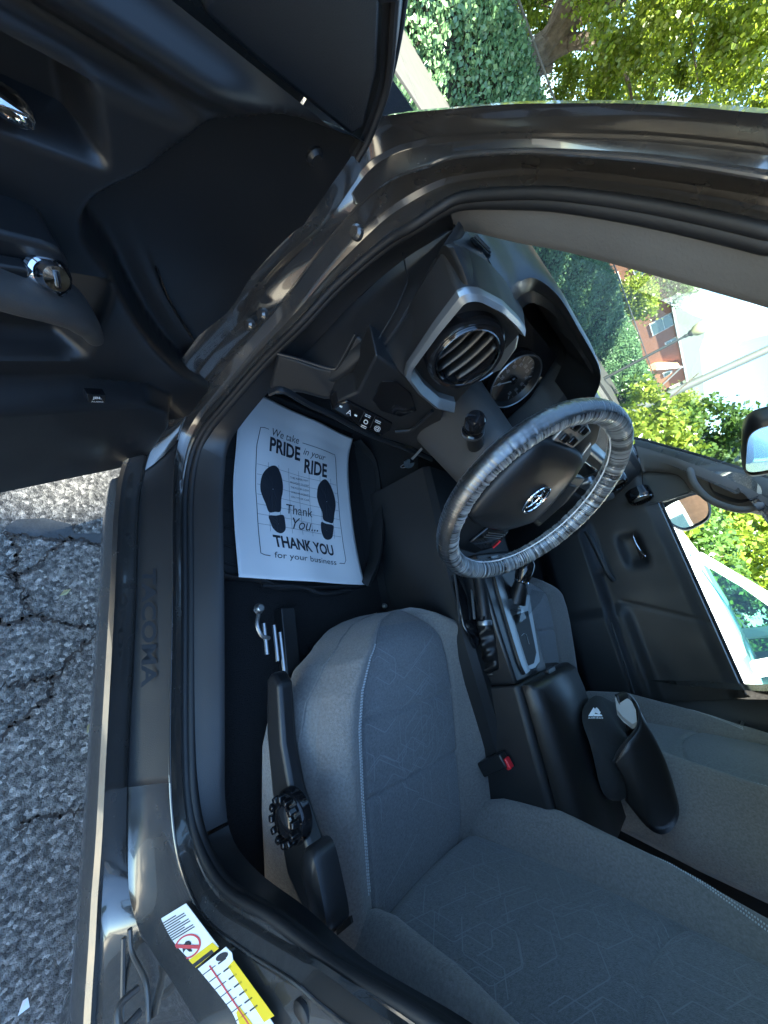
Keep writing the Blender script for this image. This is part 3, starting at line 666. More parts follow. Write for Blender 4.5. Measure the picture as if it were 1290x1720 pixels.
# centre and passenger vents, silver centre trim
for px, py, y, r in ((1028, 812, .588, .040), (1076, 836, .566, .036)):
    round_vent(at(px, py, y=y), (-.25, -1, .1), r, fins=3)
ct = [at(a, b, y=y) for a, b, y in ((1040, 752, .60), (1062, 735, .60), (1072, 780, .58), (1066, 800, .58), (1052, 790, .59))]
cst = [[(x, .652 + yaw(x) - .028, z) for x in (-.16, .26)] for z in (1.21, .98)]
cs = MB().box((.05, .648 + yaw(.05), 1.085), (.36, .06, .22)).build('centre_stack', M['plastic_smooth'], dash, bevel=.012)
MB().box((.05, .614 + yaw(.05), 1.10), (.24, .008, .13)).build('touch_screen', M['gloss'], cs, bevel=.004)
for x in (-.05, .05, .15):
    MB().lathe([(.024, 0), (.024, .016), (.021, .02), (0, .02)], (x, .616 + yaw(.05), .99), (0, -1, 0), 28).build('climate_knob', M['silver'], cs)
MB().box((.46, .655 + yaw(.46), 1.10), (.36, .05, .045)).build('silver_trim_bar', M['silver'], dash, bevel=.012)
MB().box((.42, .665 + yaw(.4), .98), (.40, .05, .12)).build('glovebox_lid', M['plastic'], dash, bevel=.012)

# ================================================================ steering wheel and column
WC = np.array([-.3651, .4221, 1.1265]); Wn = np.array([-.12301, -.88247, .45400]); Wx = np.array([.99042, -.13806, 0]); Wu = np.array([.06268, .44965, .89100])
wheel = empty('steering_wheel', WC, parent=truck)
def wp(a, b, h=0.0): return WC + Wx * a + Wu * b + Wn * h
RM, RT = .1805, .0165
MB().grid([[wp((RM + RT * math.cos(p)) * math.cos(t), (RM + RT * math.cos(p)) * math.sin(t), RT * 1.05 * math.sin(p)) for p in np.linspace(0, 2 * math.pi, 16, endpoint=False)] for t in np.linspace(0, 2 * math.pi, 96, endpoint=False)], close_u=True, close_v=True).build('rim', M['leather'], wheel)
# clear film pulled over the rim, gathered by elastic along its inner edge
film = []
NT = 1500
ph = np.linspace(R_(-75), R_(262), 26)
wr = np.cumsum(rng.normal(size=NT)); 
nrm_ = lambda k: np.convolve(np.r_[rng.normal(size=NT)], np.ones(k) / k, 'same')
fine = nrm_(3); mid_ = nrm_(8); fine /= fine.std(); mid_ /= mid_.std()
for i, t in enumerate(np.linspace(0, 2 * math.pi, NT, endpoint=False)):
    r = []
    for p in np.linspace(R_(-60), R_(225), 22):
        g = sstep(R_(62), R_(90), p)                        # gathers grow towards the inner edge
        rad = RT * 1.07 + .0008 + g * (.0004 * fine[i] + .0003 * mid_[i] + .0005) + (1 - g) * .00025 * mid_[(i * 2) % NT]
        r.append(wp((RM + rad * math.cos(p)) * math.cos(t), (RM + rad * math.cos(p)) * math.sin(t), rad * 1.05 * math.sin(p)))
    film.append(r)
def film_mat():
    m = bpy.data.materials.new('clear_plastic_film'); m.use_nodes = True; t = m.node_tree; t.nodes.remove(t.nodes['Principled BSDF']); o_ = t.nodes['Material Output']
    tr = t.nodes.new('ShaderNodeBsdfTransparent'); df = t.nodes.new('ShaderNodeBsdfTranslucent'); df.inputs['Color'].default_value = (.75, .8, .82, 1)
    d2 = t.nodes.new('ShaderNodeBsdfDiffuse'); d2.inputs['Color'].default_value = (.75, .8, .82, 1)
    gl_ = t.nodes.new('ShaderNodeBsdfGlossy'); gl_.inputs['Roughness'].default_value = .28
    at_ = t.nodes.new('ShaderNodeAttribute'); at_.attribute_name = 'haze'
    m1 = t.nodes.new('ShaderNodeMixShader'); m2 = t.nodes.new('ShaderNodeMixShader'); m3_ = t.nodes.new('ShaderNodeMixShader'); m3_.inputs[0].default_value = .4
    lw = t.nodes.new('ShaderNodeFresnel'); lw.inputs['IOR'].default_value = 1.6
    t.links.new(df.outputs[0], m3_.inputs[1]); t.links.new(d2.outputs[0], m3_.inputs[2])
    t.links.new(at_.outputs['Fac'], m1.inputs[0]); t.links.new(tr.outputs[0], m1.inputs[1]); t.links.new(m3_.outputs[0], m1.inputs[2])
    ad = t.nodes.new('ShaderNodeMath'); ad.operation = 'ADD'; ad.inputs[1].default_value = .10; t.links.new(lw.outputs[0], ad.inputs[0])
    t.links.new(ad.outputs[0], m2.inputs[0]); t.links.new(m1.outputs[0], m2.inputs[1]); t.links.new(gl_.outputs[0], m2.inputs[2]); t.links.new(m2.outputs[0], o_.inputs['Surface'])
    return m
fo = MB().grid(film, close_u=True).build('plastic_film_cover', film_mat(), wheel, ang=180)
fo['label'] = 'clear crinkled plastic film over the wheel rim'
hz = np.zeros((NT, 22))
for j, p in enumerate(np.linspace(R_(-60), R_(225), 22)):
    g = float(sstep(R_(66), R_(84), p)); hz[:, j] = .05 + g * np.clip(.40 + .26 * fine + .03 * mid_, .06, .92)
    if p > R_(205): hz[:, j] = np.clip(hz[:, j] + .45, 0, .85)
aa = fo.data.attributes.new('haze', 'FLOAT', 'POINT'); aa.data.foreach_set('value', hz.ravel().astype(np.float32))
MB().tube([wp((RM - .0185) * math.cos(t), (RM - .0185) * math.sin(t), -.002) for t in np.linspace(0, 2 * math.pi, 120, endpoint=False)], .0016, 6, closed=True).build('elastic_edge', M['white'], wheel)
# hub pad (wheel is turned a quarter), spokes at top, bottom and right
def wout(l, h): return np.array([wp(a, b, h) for a, b in l])
pad0 = [(-.088, -.070), (-.095, .0), (-.088, .066), (-.060, .086), (.0, .100), (.046, .104), (.070, .085), (.088, .03), (.094, -.028), (.075, -.052), (.03, -.080), (-.03, -.088), (-.065, -.085)]
padc = lambda s, h: np.array([wp(a * s, b * s, h) for a, b in cr_([(a, b, 0) for a, b in pad0], 60, closed=True)[:, :2]])
MB().solid([padc(1.06, -.07), padc(1.10, -.036), padc(1.085, -.025), padc(1.02, -.017), padc(.80, -.010), padc(.4, -.006)]).build('hub_pad', M['plastic_smooth'], wheel, ang=60)
def spoke(outl, h, name, m, th=.016, bev=.004):
    return MB().solid([wout(outl, h - th), wout(outl, h)]).build(name, m, wheel, bevel=bev)
spoke([(-.060, .080), (.066, .092), (.075, .150), (.040, .172), (-.05, .165), (-.075, .14)], -.036, 'spoke', M['plastic_smooth'])
spoke([(-.070, -.080), (.060, -.075), (.085, -.135), (.05, -.168), (-.05, -.168), (-.085, -.14)], -.036, 'spoke', M['plastic_smooth'])
spoke([(.082, -.04), (.078, .07), (.155, .09), (.175, .03), (.170, -.05)], -.036, 'spoke', M['plastic'])
sb = spoke([(-.054, .096), (.012, .104), (.018, .150), (-.03, .156), (-.058, .142)], -.028, 'switch_pod', M['silver'], .008, .003)
for a, b in ((-.035, .112), (-.010, .118), (-.036, .136), (-.008, .141)):
    MB().solid([wout([(a - .009, b - .008), (a + .009, b - .006), (a + .009, b + .008), (a - .009, b + .007)], -.029), wout([(a - .009, b - .008), (a + .009, b - .006), (a + .009, b + .008), (a - .009, b + .007)], -.023)]).build('button', M['gloss'], sb, bevel=.002)
sb2 = spoke([(.0, -.092), (.070, -.082), (.082, -.128), (.05, -.150), (-.01, -.140)], -.028, 'switch_pod', M['gloss'], .008, .003)
for i, b in enumerate((-.100, -.106, -.112)):
    MB().tube([wp(.012, b - .004, -.027), wp(.062, b + .006, -.027)], .0012, 5).build('pod_line', M['silver'], sb2)
MB().box(wp(.070, -.122, -.026), (.003, .022, .002), rot=np.stack([Wx, Wu, Wn], 1)).build('red_mark', M['red'], sb2)
spoke([(.072, .0), (.070, .086), (.052, .140), (.078, .128), (.105, .08), (.110, .02), (.100, -.03)], -.030, 'spoke_trim', M['silver'], .008, .003)
spoke([(.092, -.03), (.084, .055), (.135, .068), (.150, .02), (.148, -.035)], -.026, 'thumb_grip', M['rubber'], .008, .003)
# emblem: three interlocked ovals, turned with the wheel
emc = (.006, .004)
em = MB()
def oval(ca, cb, ra, rb, r):
    em.tube([wp(emc[0] + ca + ra * math.cos(t), emc[1] + cb + rb * math.sin(t), -.003) for t in np.linspace(0, 2 * math.pi, 48, endpoint=False)], r, 8, closed=True)
oval(0, 0, .0205, .030, .0024); oval(-.0075, 0, .010, .021, .0020); oval(.0015, 0, .0165, .0085, .0020)
em.build('emblem', M['chrome'], wheel)
MB().solid([np.array([wp(emc[0] + .021 * math.cos(t), emc[1] + .0305 * math.sin(t), h) for t in np.linspace(0, 2 * math.pi, 40, endpoint=False)]) for h in (-.014, -.0055)]).build('emblem_base', M['gloss'], wheel, bevel=.0015)
# column shroud, stalks, ignition
rings = []
for t in np.linspace(0, 1, 10):
    c = lerp(np.array([-.372, .72, 1.0]), np.array([-.370, .485, 1.085]), t); s1 = .088 - .020 * t; s2 = .095 - .03 * t
    if t > .95: s1 *= .8; s2 *= .8
    rings.append(arm_ring(c, np.array([1., 0, 0]), np.array([0, .34, .94]), s1, s2, 32, 2.6))
col = MB().solid(rings).build('column_shroud', M['shroud'], truck, ang=60)
col['label'] = 'black steering column shroud'
s0 = np.array([-.425, .545, 1.075]); s1_ = at(794, 725, x=-.50); s2_ = at(800, 700, x=-.53)
stk = MB().tube(cr_([s0, lerp(s0, s1_, .6), s1_], 10), np.linspace(.016, .012, 10), 14).build('indicator_stalk', M['plastic_smooth'], col)
ax_ = s2_ - s1_; ax_ /= np.linalg.norm(ax_)
MB().lathe([(0, -.004), (.017, -.004), (.018, .004), (.0155, .006), (.0155, .010), (.017, .012), (.0165, .034), (.013, .040), (0, .041)], s1_, ax_, 24).build('stalk_knob', M['gloss'], stk)
MB().lathe([(.0185, -.002), (.0192, .001), (.0185, .004)], s1_, ax_, 24).build('stalk_ring', M['silver'], stk)
s0 = np.array([-.315, .545, 1.075]); s3 = np.array([-.20, .52, 1.09]); MB().tube(cr_([s0, lerp(s0, s3, .5), s3], 10), np.linspace(.014, .010, 10), 12).build('wiper_stalk', M['plastic_smooth'], col)
key = empty('car_key', at(686, 776, y=.60), 'metal key and chrome fob hanging below the steering column', 'key')
kc_ = np.array(key.location)
MB().lathe([(0, 0), (.010, 0), (.012, .003), (.012, .007), (0, .008)], kc_, (-.4, -.8, .3), 20).build('fob', M['chrome'], key)
MB().tube([kc_ + np.array([.0, .0, .004]), kc_ + np.array([.006, .01, .022]), kc_ + np.array([.012, .02, .035])], .003, 6).build('blade', M['steel'], key)
MB().tube([kc_ + np.array([.008 * math.cos(t), -.004, -.012 + .010 * math.sin(t)]) for t in np.linspace(0, 2 * math.pi, 16, endpoint=False)], .0011, 6, closed=True).build('ring', M['steel'], key)
# ================================================================ seats
SCX = -.366
def hwid(y):   # half width of the cushion in plan, rounded nose
    return float(np.interp(y, [-.22, -.12, 0, .10, .16, .21, .25, .275, .288, .294], [.232, .243, .250, .250, .236, .205, .155, .105, .055, .012]))
def cush_z(q, y):
    z = .716 + (y + .2) * .17
    if q < 0: z += .024 * sstep(.60, .86, -q) - .052 * max(0, (-q - .84) / .16) ** 2.2
    else: z += .036 * sstep(.46, .84, q) - .052 * max(0, (q - .86) / .14) ** 2.2
    z -= .050 * sstep(.20, .30, y) ** 1.6
    z -= .018 * max(0.0, (-.155 - y) / .07) ** 2
    sq = .70 if q < 0 else .52
    w = math.exp(-(((abs(q) - sq) * .25) / .0035) ** 2); z -= .009 * w
    if abs(q) < sq:
        for ys in (.098 - .03 * q * .5, -.030 - .03 * q * .5): z -= .008 * math.exp(-((y - ys) / .005) ** 2)
        z += .006 * math.cos(q / sq * math.pi / 2)
    return z
YS = np.r_[np.linspace(-.235, .20, 80), np.linspace(.205, .294, 30)]
QS = np.linspace(-1, 1, 97)
def cpt(x, y): return np.array([SCX + x, y, cush_z(x / hwid(y), y)])
def back_p(x, h, w): return np.array([SCX + x, -.198, .705]) + np.array([0, -.19, .982]) * h + np.array([0, .982, .19]) * w
def bhw(h): return float(np.interp(h, [-.1, .05, .2, .38, .52, .60, .64, .665], [.215, .235, .255, .262, .25, .225, .19, .12]))
def back_w(q, h):
    a = abs(q); w = .004
    pk = float(np.interp(h, [0, .08, .2, .35, .5, .66], [.035, .062, .072, .05, .025, .005]))
    w += pk * sstep(.56, .80, a) - .095 * max(0, (a - .80) / .20) ** 2.0
    w -= .05 * sstep(.52, .67, h) ** 2
    w -= .024 * max(0.0, 1 - h / .045) ** 2 if h < .055 else 0.0
    w -= .009 * math.exp(-(((a - .60) * .25) / .0035) ** 2)
    if a < .60:
        w += .010 * math.cos(a / .60 * math.pi / 2)
        hs = .36 + .10 * (q * q); w -= .009 * math.exp(-((h - hs) / .005) ** 2)
    return w
HS = np.linspace(-.10, .665, 120)
def bpt(x, h, e=0.0): return back_p(x, h, back_w(x / bhw(h), h) + e)
def ribbon(mb, pts, n, w):
    P = np.array(pts); T = np.gradient(P, axis=0); S = np.cross(T, n); S /= np.linalg.norm(S, axis=1)[:, None] + 1e-9
    mb.grid([P - S * w, P + S * w])
def hexwalks(rs, k, xr, yr):
    out_ = []
    for i in range(k):
        p = np.array([rs.uniform(*xr), rs.uniform(*yr)]); a = rs.choice([0, 60, 120, 180, 240, 300]) + 28; l = [p.copy()]
        for j in range(rs.integers(2, 6)):
            s = rs.uniform(.022, .06); p = p + s * np.array([math.cos(R_(a)), math.sin(R_(a))]); l.append(p.copy()); a += rs.choice([-60, 60, 60, -60, 0])
        out_.append(poly(l, 6 * len(l)))
    return out_
def make_seat(parent, shift, near):
    sh = np.array(shift)
    s = empty('driver_seat' if near else 'passenger_seat', np.array([SCX, .05, .6]) + sh, parent=parent)
    # cushion
    V = [[cpt(q * hwid(y), y) + sh for q in QS] for y in YS]
    mb = MB(); mb.grid(V)
    fm = []
    for i in range(len(YS) - 1):
        for j in range(len(QS) - 1):
            qm = (QS[j] + QS[j + 1]) / 2; fm.append(1 if -.70 < qm < .52 and YS[i] < .262 else 0)
    mb.fm = fm
    cu = mb.build('cushion', [M['fabric'], M['fabric_insert']], s, ang=180)
    # side panels, flaring down to the shield
    e = [np.array([SCX - hwid(y), y, cush_z(-1, y)]) + sh for y in YS]; e2 = [np.array([SCX + hwid(y), y, cush_z(1, y)]) + sh for y in YS[::-1]]
    E = np.array(e + e2); cen = np.array([SCX, 0, 0]) + sh
    def flare(f, z): 
        o_ = E.copy(); ff = np.where(E[:, 0] < cen[0], f, 1 + (f - 1) * .7); fr_2 = np.clip((E[:, 1] - sh[1] - .16) / .10, 0, 1); ff = 1 + (ff - 1) * (1 - fr_2); o_[:, 0] = cen[0] + (E[:, 0] - cen[0]) * ff; o_[:, 1] = np.where(E[:, 1] > .2 + sh[1], E[:, 1] + (f - 1) * .03, E[:, 1]); o_[:, 2] = E[:, 2] + z; return o_
    MB().grid([E + (0, 0, .0005), flare(1.03, -.010), flare(1.10, -.035), flare(1.17, -.065), flare(1.185, -.085), flare(1.17, -.10), flare(1.0, -.115)]).build('cushion_side', M['fabric'], cu, ang=180)
    pip = MB().tube(flare(1.075, -.022)[:len(YS)], .0022, 6); pip.build('piping', M['fabric'], cu)
    # stitching: two rows beside the left insert seam
    stt = MB()
    for dq in (-.735, -.765):
        pts = poly([cpt(dq * hwid(y), y) + (0, 0, .0008) + sh for y in np.linspace(-.14, .235, 120)], 170)
        for k in range(0, 168, 2): stt.tube([pts[k], pts[k + 1]], .0013, 4)
    stt.build('stitching', M['thread'], cu)['kind'] = 'stuff'
    rs = np.random.default_rng(3 if near else 5)
    pm = MB()
    for l in hexwalks(rs, 46, (-.16, .16), (-.16, .25)):
        ok = [-.66 < a / max(hwid(b), .02) < .48 and -.19 < b < .262 for a, b in l]
        run = []
        for k, (a, b) in enumerate(l):
            if ok[k]: run.append(cpt(a, b) + (0, 0, .0006) + sh)
            else:
                if len(run) > 3: ribbon(pm, run, (0, 0, 1), .0008)
                run = []
        if len(run) > 3: ribbon(pm, run, (0, 0, 1), .0008)
    pm.build('woven_lines', M['pattern'], cu)['kind'] = 'stuff'
    # backrest
    V = [[bpt(q * bhw(h), h) + sh for q in QS] for h in HS]
    mb = MB(); mb.grid(V); fm = []
    for i in range(len(HS) - 1):
        for j in range(len(QS) - 1): fm.append(1 if abs((QS[j] + QS[j + 1]) / 2) < .60 else 0)
    mb.fm = fm
    bk = mb.build('backrest', [M['fabric'], M['fabric_insert']], s, ang=180)
    E = np.array([bpt(-bhw(h), h) + sh for h in HS] + [bpt(bhw(h), h) + sh for h in HS[::-1]])
    nb = np.array([0, .982, .19]); cb = np.array([SCX, 0, 0]) + sh
    def bfl(f, w): o_ = E - nb * w; o_[:, 0] = cb[0] + (o_[:, 0] - cb[0]) * f; return o_
    MB().grid([E, bfl(1.03, .012), bfl(1.06, .04), bfl(1.05, .09), bfl(.95, .12), bfl(.5, .125), bfl(.01, .125)]).build('backrest_shell', M['fabric'], bk, ang=180)
    stt = MB()
    for dq, h0, h1 in ((-.665, .03, .60), (-.70, .03, .60), (.93, .18, .50), (.905, .18, .50)):
        pts = poly([bpt((dq - (.0 if dq < 0 else .9 * max(0, h - .3))) * bhw(h), h, .0008) + sh for h in np.linspace(h0, h1, 100)], 200)
        for k in range(0, 198, 2): stt.tube([pts[k], pts[k + 1]], .0013, 4)
    stt.build('stitching', M['thread'], bk)['kind'] = 'stuff'
    pm = MB()
    for l in hexwalks(rs, 60, (-.15, .15), (.02, .60)):
        ok = [abs(a / bhw(b)) < .57 and .0 < b < .62 for a, b in l]; run = []
        for k, (a, b) in enumerate(l):
            if ok[k]: run.append(bpt(a, b, .0006) + sh)
            else:
                if len(run) > 3: ribbon(pm, run, nb, .0008)
                run = []
        if len(run) > 3: ribbon(pm, run, nb, .0008)
    pm.build('woven_lines', M['pattern'], bk)['kind'] = 'stuff'
    # head restraint above the frame
    hr_ = [arm_ring(back_p(0, .74, -.03) + sh + np.array([k * .11, 0, 0]), np.array([0, -.19, .982]), nb, .075 * f, .045 * f, 20, 2.6) for k, f in ((-1.1, .5), (-1, .85), (-.7, 1), (.7, 1), (1, .85), (1.1, .5))]
    hd = MB().solid(hr_).build('head_restraint', M['fabric'], s, ang=60)
    for k in (-.06, .06): MB().tube([back_p(k, .60, -.04) + sh, back_p(k, .70, -.03) + sh], .006, 8).build('post', M['steel'], hd)
    # base frame, rails
    for k in (-.20, .19):
        rl = MB().box(np.array([SCX + k, .05, .605]) + sh, (.035, .58, .028)).build('seat_rail', M['plastic_smooth'], s, bevel=.003)
    MB().box(np.array([SCX, .03, .645]) + sh, (.36, .40, .05)).build('seat_frame', M['rubber'], s, bevel=.006)
    if near:
        # slotted bracket and bolts at the rail's front
        for k, (a, b) in enumerate(((436, 1022), (443, 1047), (460, 1050), (470, 1062))):
            c = at(a, b, z=.632)
            if k == 0: MB().lathe([(0, .008), (.006, .008), (.008, .006), (.009, 0), (.011, -.004)], c, (0, 0, 1), 16).build('bolt', M['steel'], s)
            else: MB().tube([c, c + np.array([0, -.05 - .01 * k, .004])], .004, 8).build('rail_rod', M['steel'], s)
        MB().tube(cr_([at(434, 1032, z=.635), at(432, 1050, z=.64), at(440, 1068, z=.64), at(452, 1072, z=.635)], 12), .004, 8).build('slide_bar', M['steel'], s)
        bc = at(646, 1018, z=.62); MB().lathe([(0, .006), (.005, .006), (.007, .002), (.008, -.003)], bc, (0, 0, 1), 14).build('bolt', M['steel'], s)
        # plastic side shield with height dial and recline lever
        sp_ = [(446, 1140), (456, 1128), (468, 1150), (474, 1250), (488, 1330), (520, 1430), (548, 1500), (560, 1560), (552, 1578), (520, 1560), (480, 1470), (455, 1330), (446, 1230)]
        SP = np.array([at(a, b, x=-.672) for a, b in sp_]); shd = MB().solid([SP, SP + np.array([.03, 0, 0])]).build('side_shield', M['plastic_smooth'], s, bevel=.008)
        kc2 = at(488, 1372, x=-.682)
        dl = MB()
        prof = [(0, .016), (.016, .016), (.020, .013), (.021, .009)]
        dl.lathe(prof + [(.033, .006), (.036, .0), (.036, -.01)], kc2, (-1, -.05, .10), 40); 
        dial = dl.build('height_dial', M['gloss'], shd)
        for i in range(12):
            t = 2 * math.pi * i / 12; c = kc2 + np.array([-.012, .028 * math.cos(t), .028 * math.sin(t)])
            MB().box(c, (.012, .009, .009), rot=np.array(Matrix.Rotation(t, 3, 'X'))).build('dial_ridge', M['gloss'], dial, bevel=.002)
        lv = [at(a, b, x=-.69) for a, b in ((512, 1425), (530, 1432), (546, 1500), (556, 1562), (545, 1574), (536, 1570), (516, 1500), (506, 1450))]
        LV = cr_(lv, 32, closed=True); cL = LV.mean(0)
        MB().solid([LV + np.array([.03, 0, 0]), LV + np.array([.004, 0, 0]), lerp(LV, cL, .12) + np.array([-.004, 0, 0]), lerp(LV, cL, .5) + np.array([-.007, 0, 0])]).build('recline_lever', M['plastic_smooth'], shd, ang=50)
        tgp = [at(a, b, x=-.63) for a, b in ((562, 1552), (588, 1540), (590, 1552), (566, 1572))]
        MB().solid([np.array(tgp), np.array(tgp) + np.array([.004, 0, 0])]).build('strap_tab', M['rubber'], s)
    return s
ds = make_seat(truck, (0, 0, 0), True); ds['label'] = 'dark grey patterned fabric driver seat'
ps = make_seat(truck, (.755, .055, .01), False); ps['label'] = 'dark grey patterned fabric passenger seat beyond the console'
# ================================================================ centre console
con = empty('centre_console', (0, .2, .6), parent=truck)
def ring2(x0, x1, z0, z1, y, r=.015): return [(x0, y, z0), (x1, y, z0), (x1, y, z1 - r), (x1 - r, y, z1), (x0 + r, y, z1), (x0, y, z1 - r)]
MB().solid([ring2(-.235, .15, .60, .845, .66), ring2(-.235, .15, .60, .845, .36), ring2(-.225, .14, .60, .84, .20), ring2(-.195, .13, .60, .83, .06), ring2(-.17, .13, .60, .82, -.05), ring2(-.16, .13, .60, .80, -.30)]).build('console_base', M['plastic'], con, ang=35)
# raised selector plinth with silver rails
def pz(px, py, z=.90): return at(px, py, z=z)
pl_ = [pz(*q) for q in ((800, 930), (845, 925), (872, 925), (920, 1128), (868, 1150), (838, 1060))]
pl_ = np.array(pl_); MB().solid([pl_ - (0, 0, .07), pl_]).build('selector_plinth', M['plastic_smooth'], con, bevel=.008)
ra = cr_([pz(824, 935, .905), pz(832, 975, .905), pz(852, 1045, .905), pz(872, 1110, .905), pz(882, 1132, .905)], 20); rb = cr_([pz(836, 932, .905), pz(845, 975, .905), pz(864, 1045, .905), pz(882, 1105, .905), pz(890, 1126, .905)], 20)
rc = cr_([pz(810, 935, .885), pz(818, 975, .885), pz(840, 1050, .885), pz(860, 1120, .885), pz(868, 1146, .885)], 20)
MB().grid([rc, lerp(rc, ra, .85) - (0, 0, .002), ra + (0, 0, .0015)]).build('rail_side', M['plastic_smooth'], con, ang=40)
MB().grid([ra + (0, 0, .002), lerp(ra, rb, .5) + (0, 0, .003), rb + (0, 0, .001), rb - (0, 0, .01)]).build('silver_rail', M['silver'], con, ang=40)
gt = np.array([pz(*q, .902) for q in ((846, 1008), (888, 998), (906, 1112), (898, 1124), (882, 1128))])
gp_ = MB().solid([gt - (0, 0, .006), gt + (0, 0, .003)]).build('selector_gate', M['silver'], con, bevel=.003)
sl_ = np.array([pz(*q, .906) for q in ((862, 1034), (887, 1026), (901, 1096), (897, 1114), (886, 1119))]); MB().solid([sl_ - (0, 0, .004), sl_]).build('gate_slot', M['rubber'], gp_)
pa = np.array([pz(*q, .906) for q in ((855, 1022), (874, 1016), (877, 1026), (858, 1033))]); pan = MB().solid([pa - (0, 0, .004), pa]).build('gear_panel', M['silver'], gp_)
quad_text('gear_text', 'PRND', pz(858, 1032, .9068), pz(856, 1024, .9068), pz(875, 1026, .9068), M['ink'], pan)
q_ = [pz(a, b, .9068) for a, b in ((876, 1066), (883, 1064), (886, 1078), (889, 1082), (888, 1070))]
MB().tube([pz(876, 1068, .907), pz(880, 1064, .907), pz(884, 1066, .907), pz(889, 1082, .907)], .0008, 5).build('gate_mark', M['silver'], gp_)
# selector lever: knob at the top, gloss boot below
k0 = pz(866, 1012, .90); k1 = at(868, 965, x=float(k0[0]) + .0); 
kt = at(884, 948, x=float(k0[0]) + .005)
lev = MB().tube(cr_([k0, lerp(k0, kt, .35), lerp(k0, kt, .7)], 12), np.linspace(.026, .015, 12), 14).build('selector_lever', M['leather'], con)
axk = kt - k0; axk /= np.linalg.norm(axk)
MB().lathe([(0, -.05), (.017, -.05), (.021, -.035), (.024, -.012), (.022, .006), (.014, .016), (0, .019)], kt, axk, 24).build('knob', M['gloss'], lev)
MB().lathe([(.0172, -.052), (.020, -.048), (.0185, -.043)], kt, axk, 24).build('knob_ring', M['chrome'], lev)
# scrap of clear film on the gate
fp = [at(a, b, z=z) for a, b, z in ((868, 1040, .912), (878, 1012, .93), (892, 990, .965), (915, 995, .955), (907, 1012, .94), (884, 1038, .918), (872, 1048, .91))]
plf = obj('clear_plastic_scrap', fp, [(0, 1, 6), (1, 5, 6), (1, 2, 5), (2, 4, 5), (2, 3, 4)], M['lens'], None, smooth=False, loc=fp[0])
tag(plf, 'scrap of clear plastic film sticking up from the gear selector gate', 'plastic film')
# parking brake handle in its well and the vinyl boot
wl = np.array([at(a, b, z=.853) for a, b in ((762, 965), (775, 962), (800, 1040), (812, 1078), (800, 1090), (780, 1050))]); MB().solid([wl - (0, 0, .01), wl]).build('brake_well', M['gloss'], con, bevel=.004)
h0 = at(806, 972, z=.885); h1 = at(814, 1042, z=.875)
pb = MB().tube(cr_([h0 + np.array([0, .03, .006]), h0, lerp(h0, h1, .5), h1], 18), np.r_[.008, .014, np.full(15, .0165), .0155], 16).build('parking_brake_lever', M['plastic_smooth'], con)
MB().lathe([(.017, 0), (.0185, .004), (.017, .012)], h1, (h1 - h0), 20).build('lever_collar', M['silver'], pb)
wv = [at(790, 962, z=.858), at(793, 1000, z=.858), at(797, 1040, z=.858)]; MB().tube(cr_(wv, 12), .0035, 8).build('well_edge', M['silver'], con)
wv = [at(763, 962, z=.858), at(768, 1000, z=.858), at(772, 1046, z=.858)]; MB().tube(cr_(wv, 12), .003, 8).build('well_edge', M['trim_grey'], con)
# boot: crumpled sleeve
rg = []
for t in np.linspace(0, 1, 40):
    c = lerp(h1 + np.array([0, .01, 0]), at(838, 1130, z=.845), t); r0_ = .020 + .026 * t
    rg.append([c + np.array([math.cos(a) * r0_ * (1 + .14 * math.sin(3 * a + 9 * t) + .12 * math.sin(14 * t * 2.2 + 1.5 * math.sin(a))), 0, math.sin(a) * r0_ * .75 * (1 + .16 * math.sin(5 * a - 7 * t))]) for a in np.linspace(0, 2 * math.pi, 28, endpoint=False)])
MB().solid(rg).build('brake_boot', M['leather'], con, ang=180)
# armrest box
ab = [ring2(-.165, .125, .70, .93, .075, .02), ring2(-.155, .12, .70, .945, .06, .03), ring2(-.150, .118, .70, .955, .0, .035), ring2(-.145, .115, .70, .955, -.25, .035)]
MB().solid([ring2(-.168, .128, .62, .905, .082, .01), ring2(-.168, .128, .62, .905, -.28, .01)]).build('armrest_box', M['plastic'], con, bevel=.006)
lid = [ring2(-.160, .122, .908, .930, .080, .008), ring2(-.160, .122, .908, .948, .066, .016), ring2(-.158, .120, .908, .957, .02, .026), ring2(-.156, .118, .908, .957, -.27, .026)]
MB().solid(lid).build('armrest_lid', M['leather'], con, ang=50)
MB().box((-.02, .085, .925), (.05, .012, .012)).build('lid_latch', M['plastic_smooth'], con, bevel=.003)
# belt buckle between seat and console
bkl = empty('belt_buckle', at(850, 1285, x=-.188), parent=truck)
bc = np.array(at(850, 1285, x=-.188))
MB().box(bc - np.array([.0, .0, .03]), (.026, .03, .07), rot=np.array(Matrix.Rotation(R_(-20), 3, 'X'))).build('buckle_body', M['plastic_smooth'], bkl, bevel=.004)
MB().box(bc + np.array([0, .004, .006]), (.018, .022, .012), rot=np.array(Matrix.Rotation(R_(-20), 3, 'X'))).build('release_button', M['red'], bkl, bevel=.003)
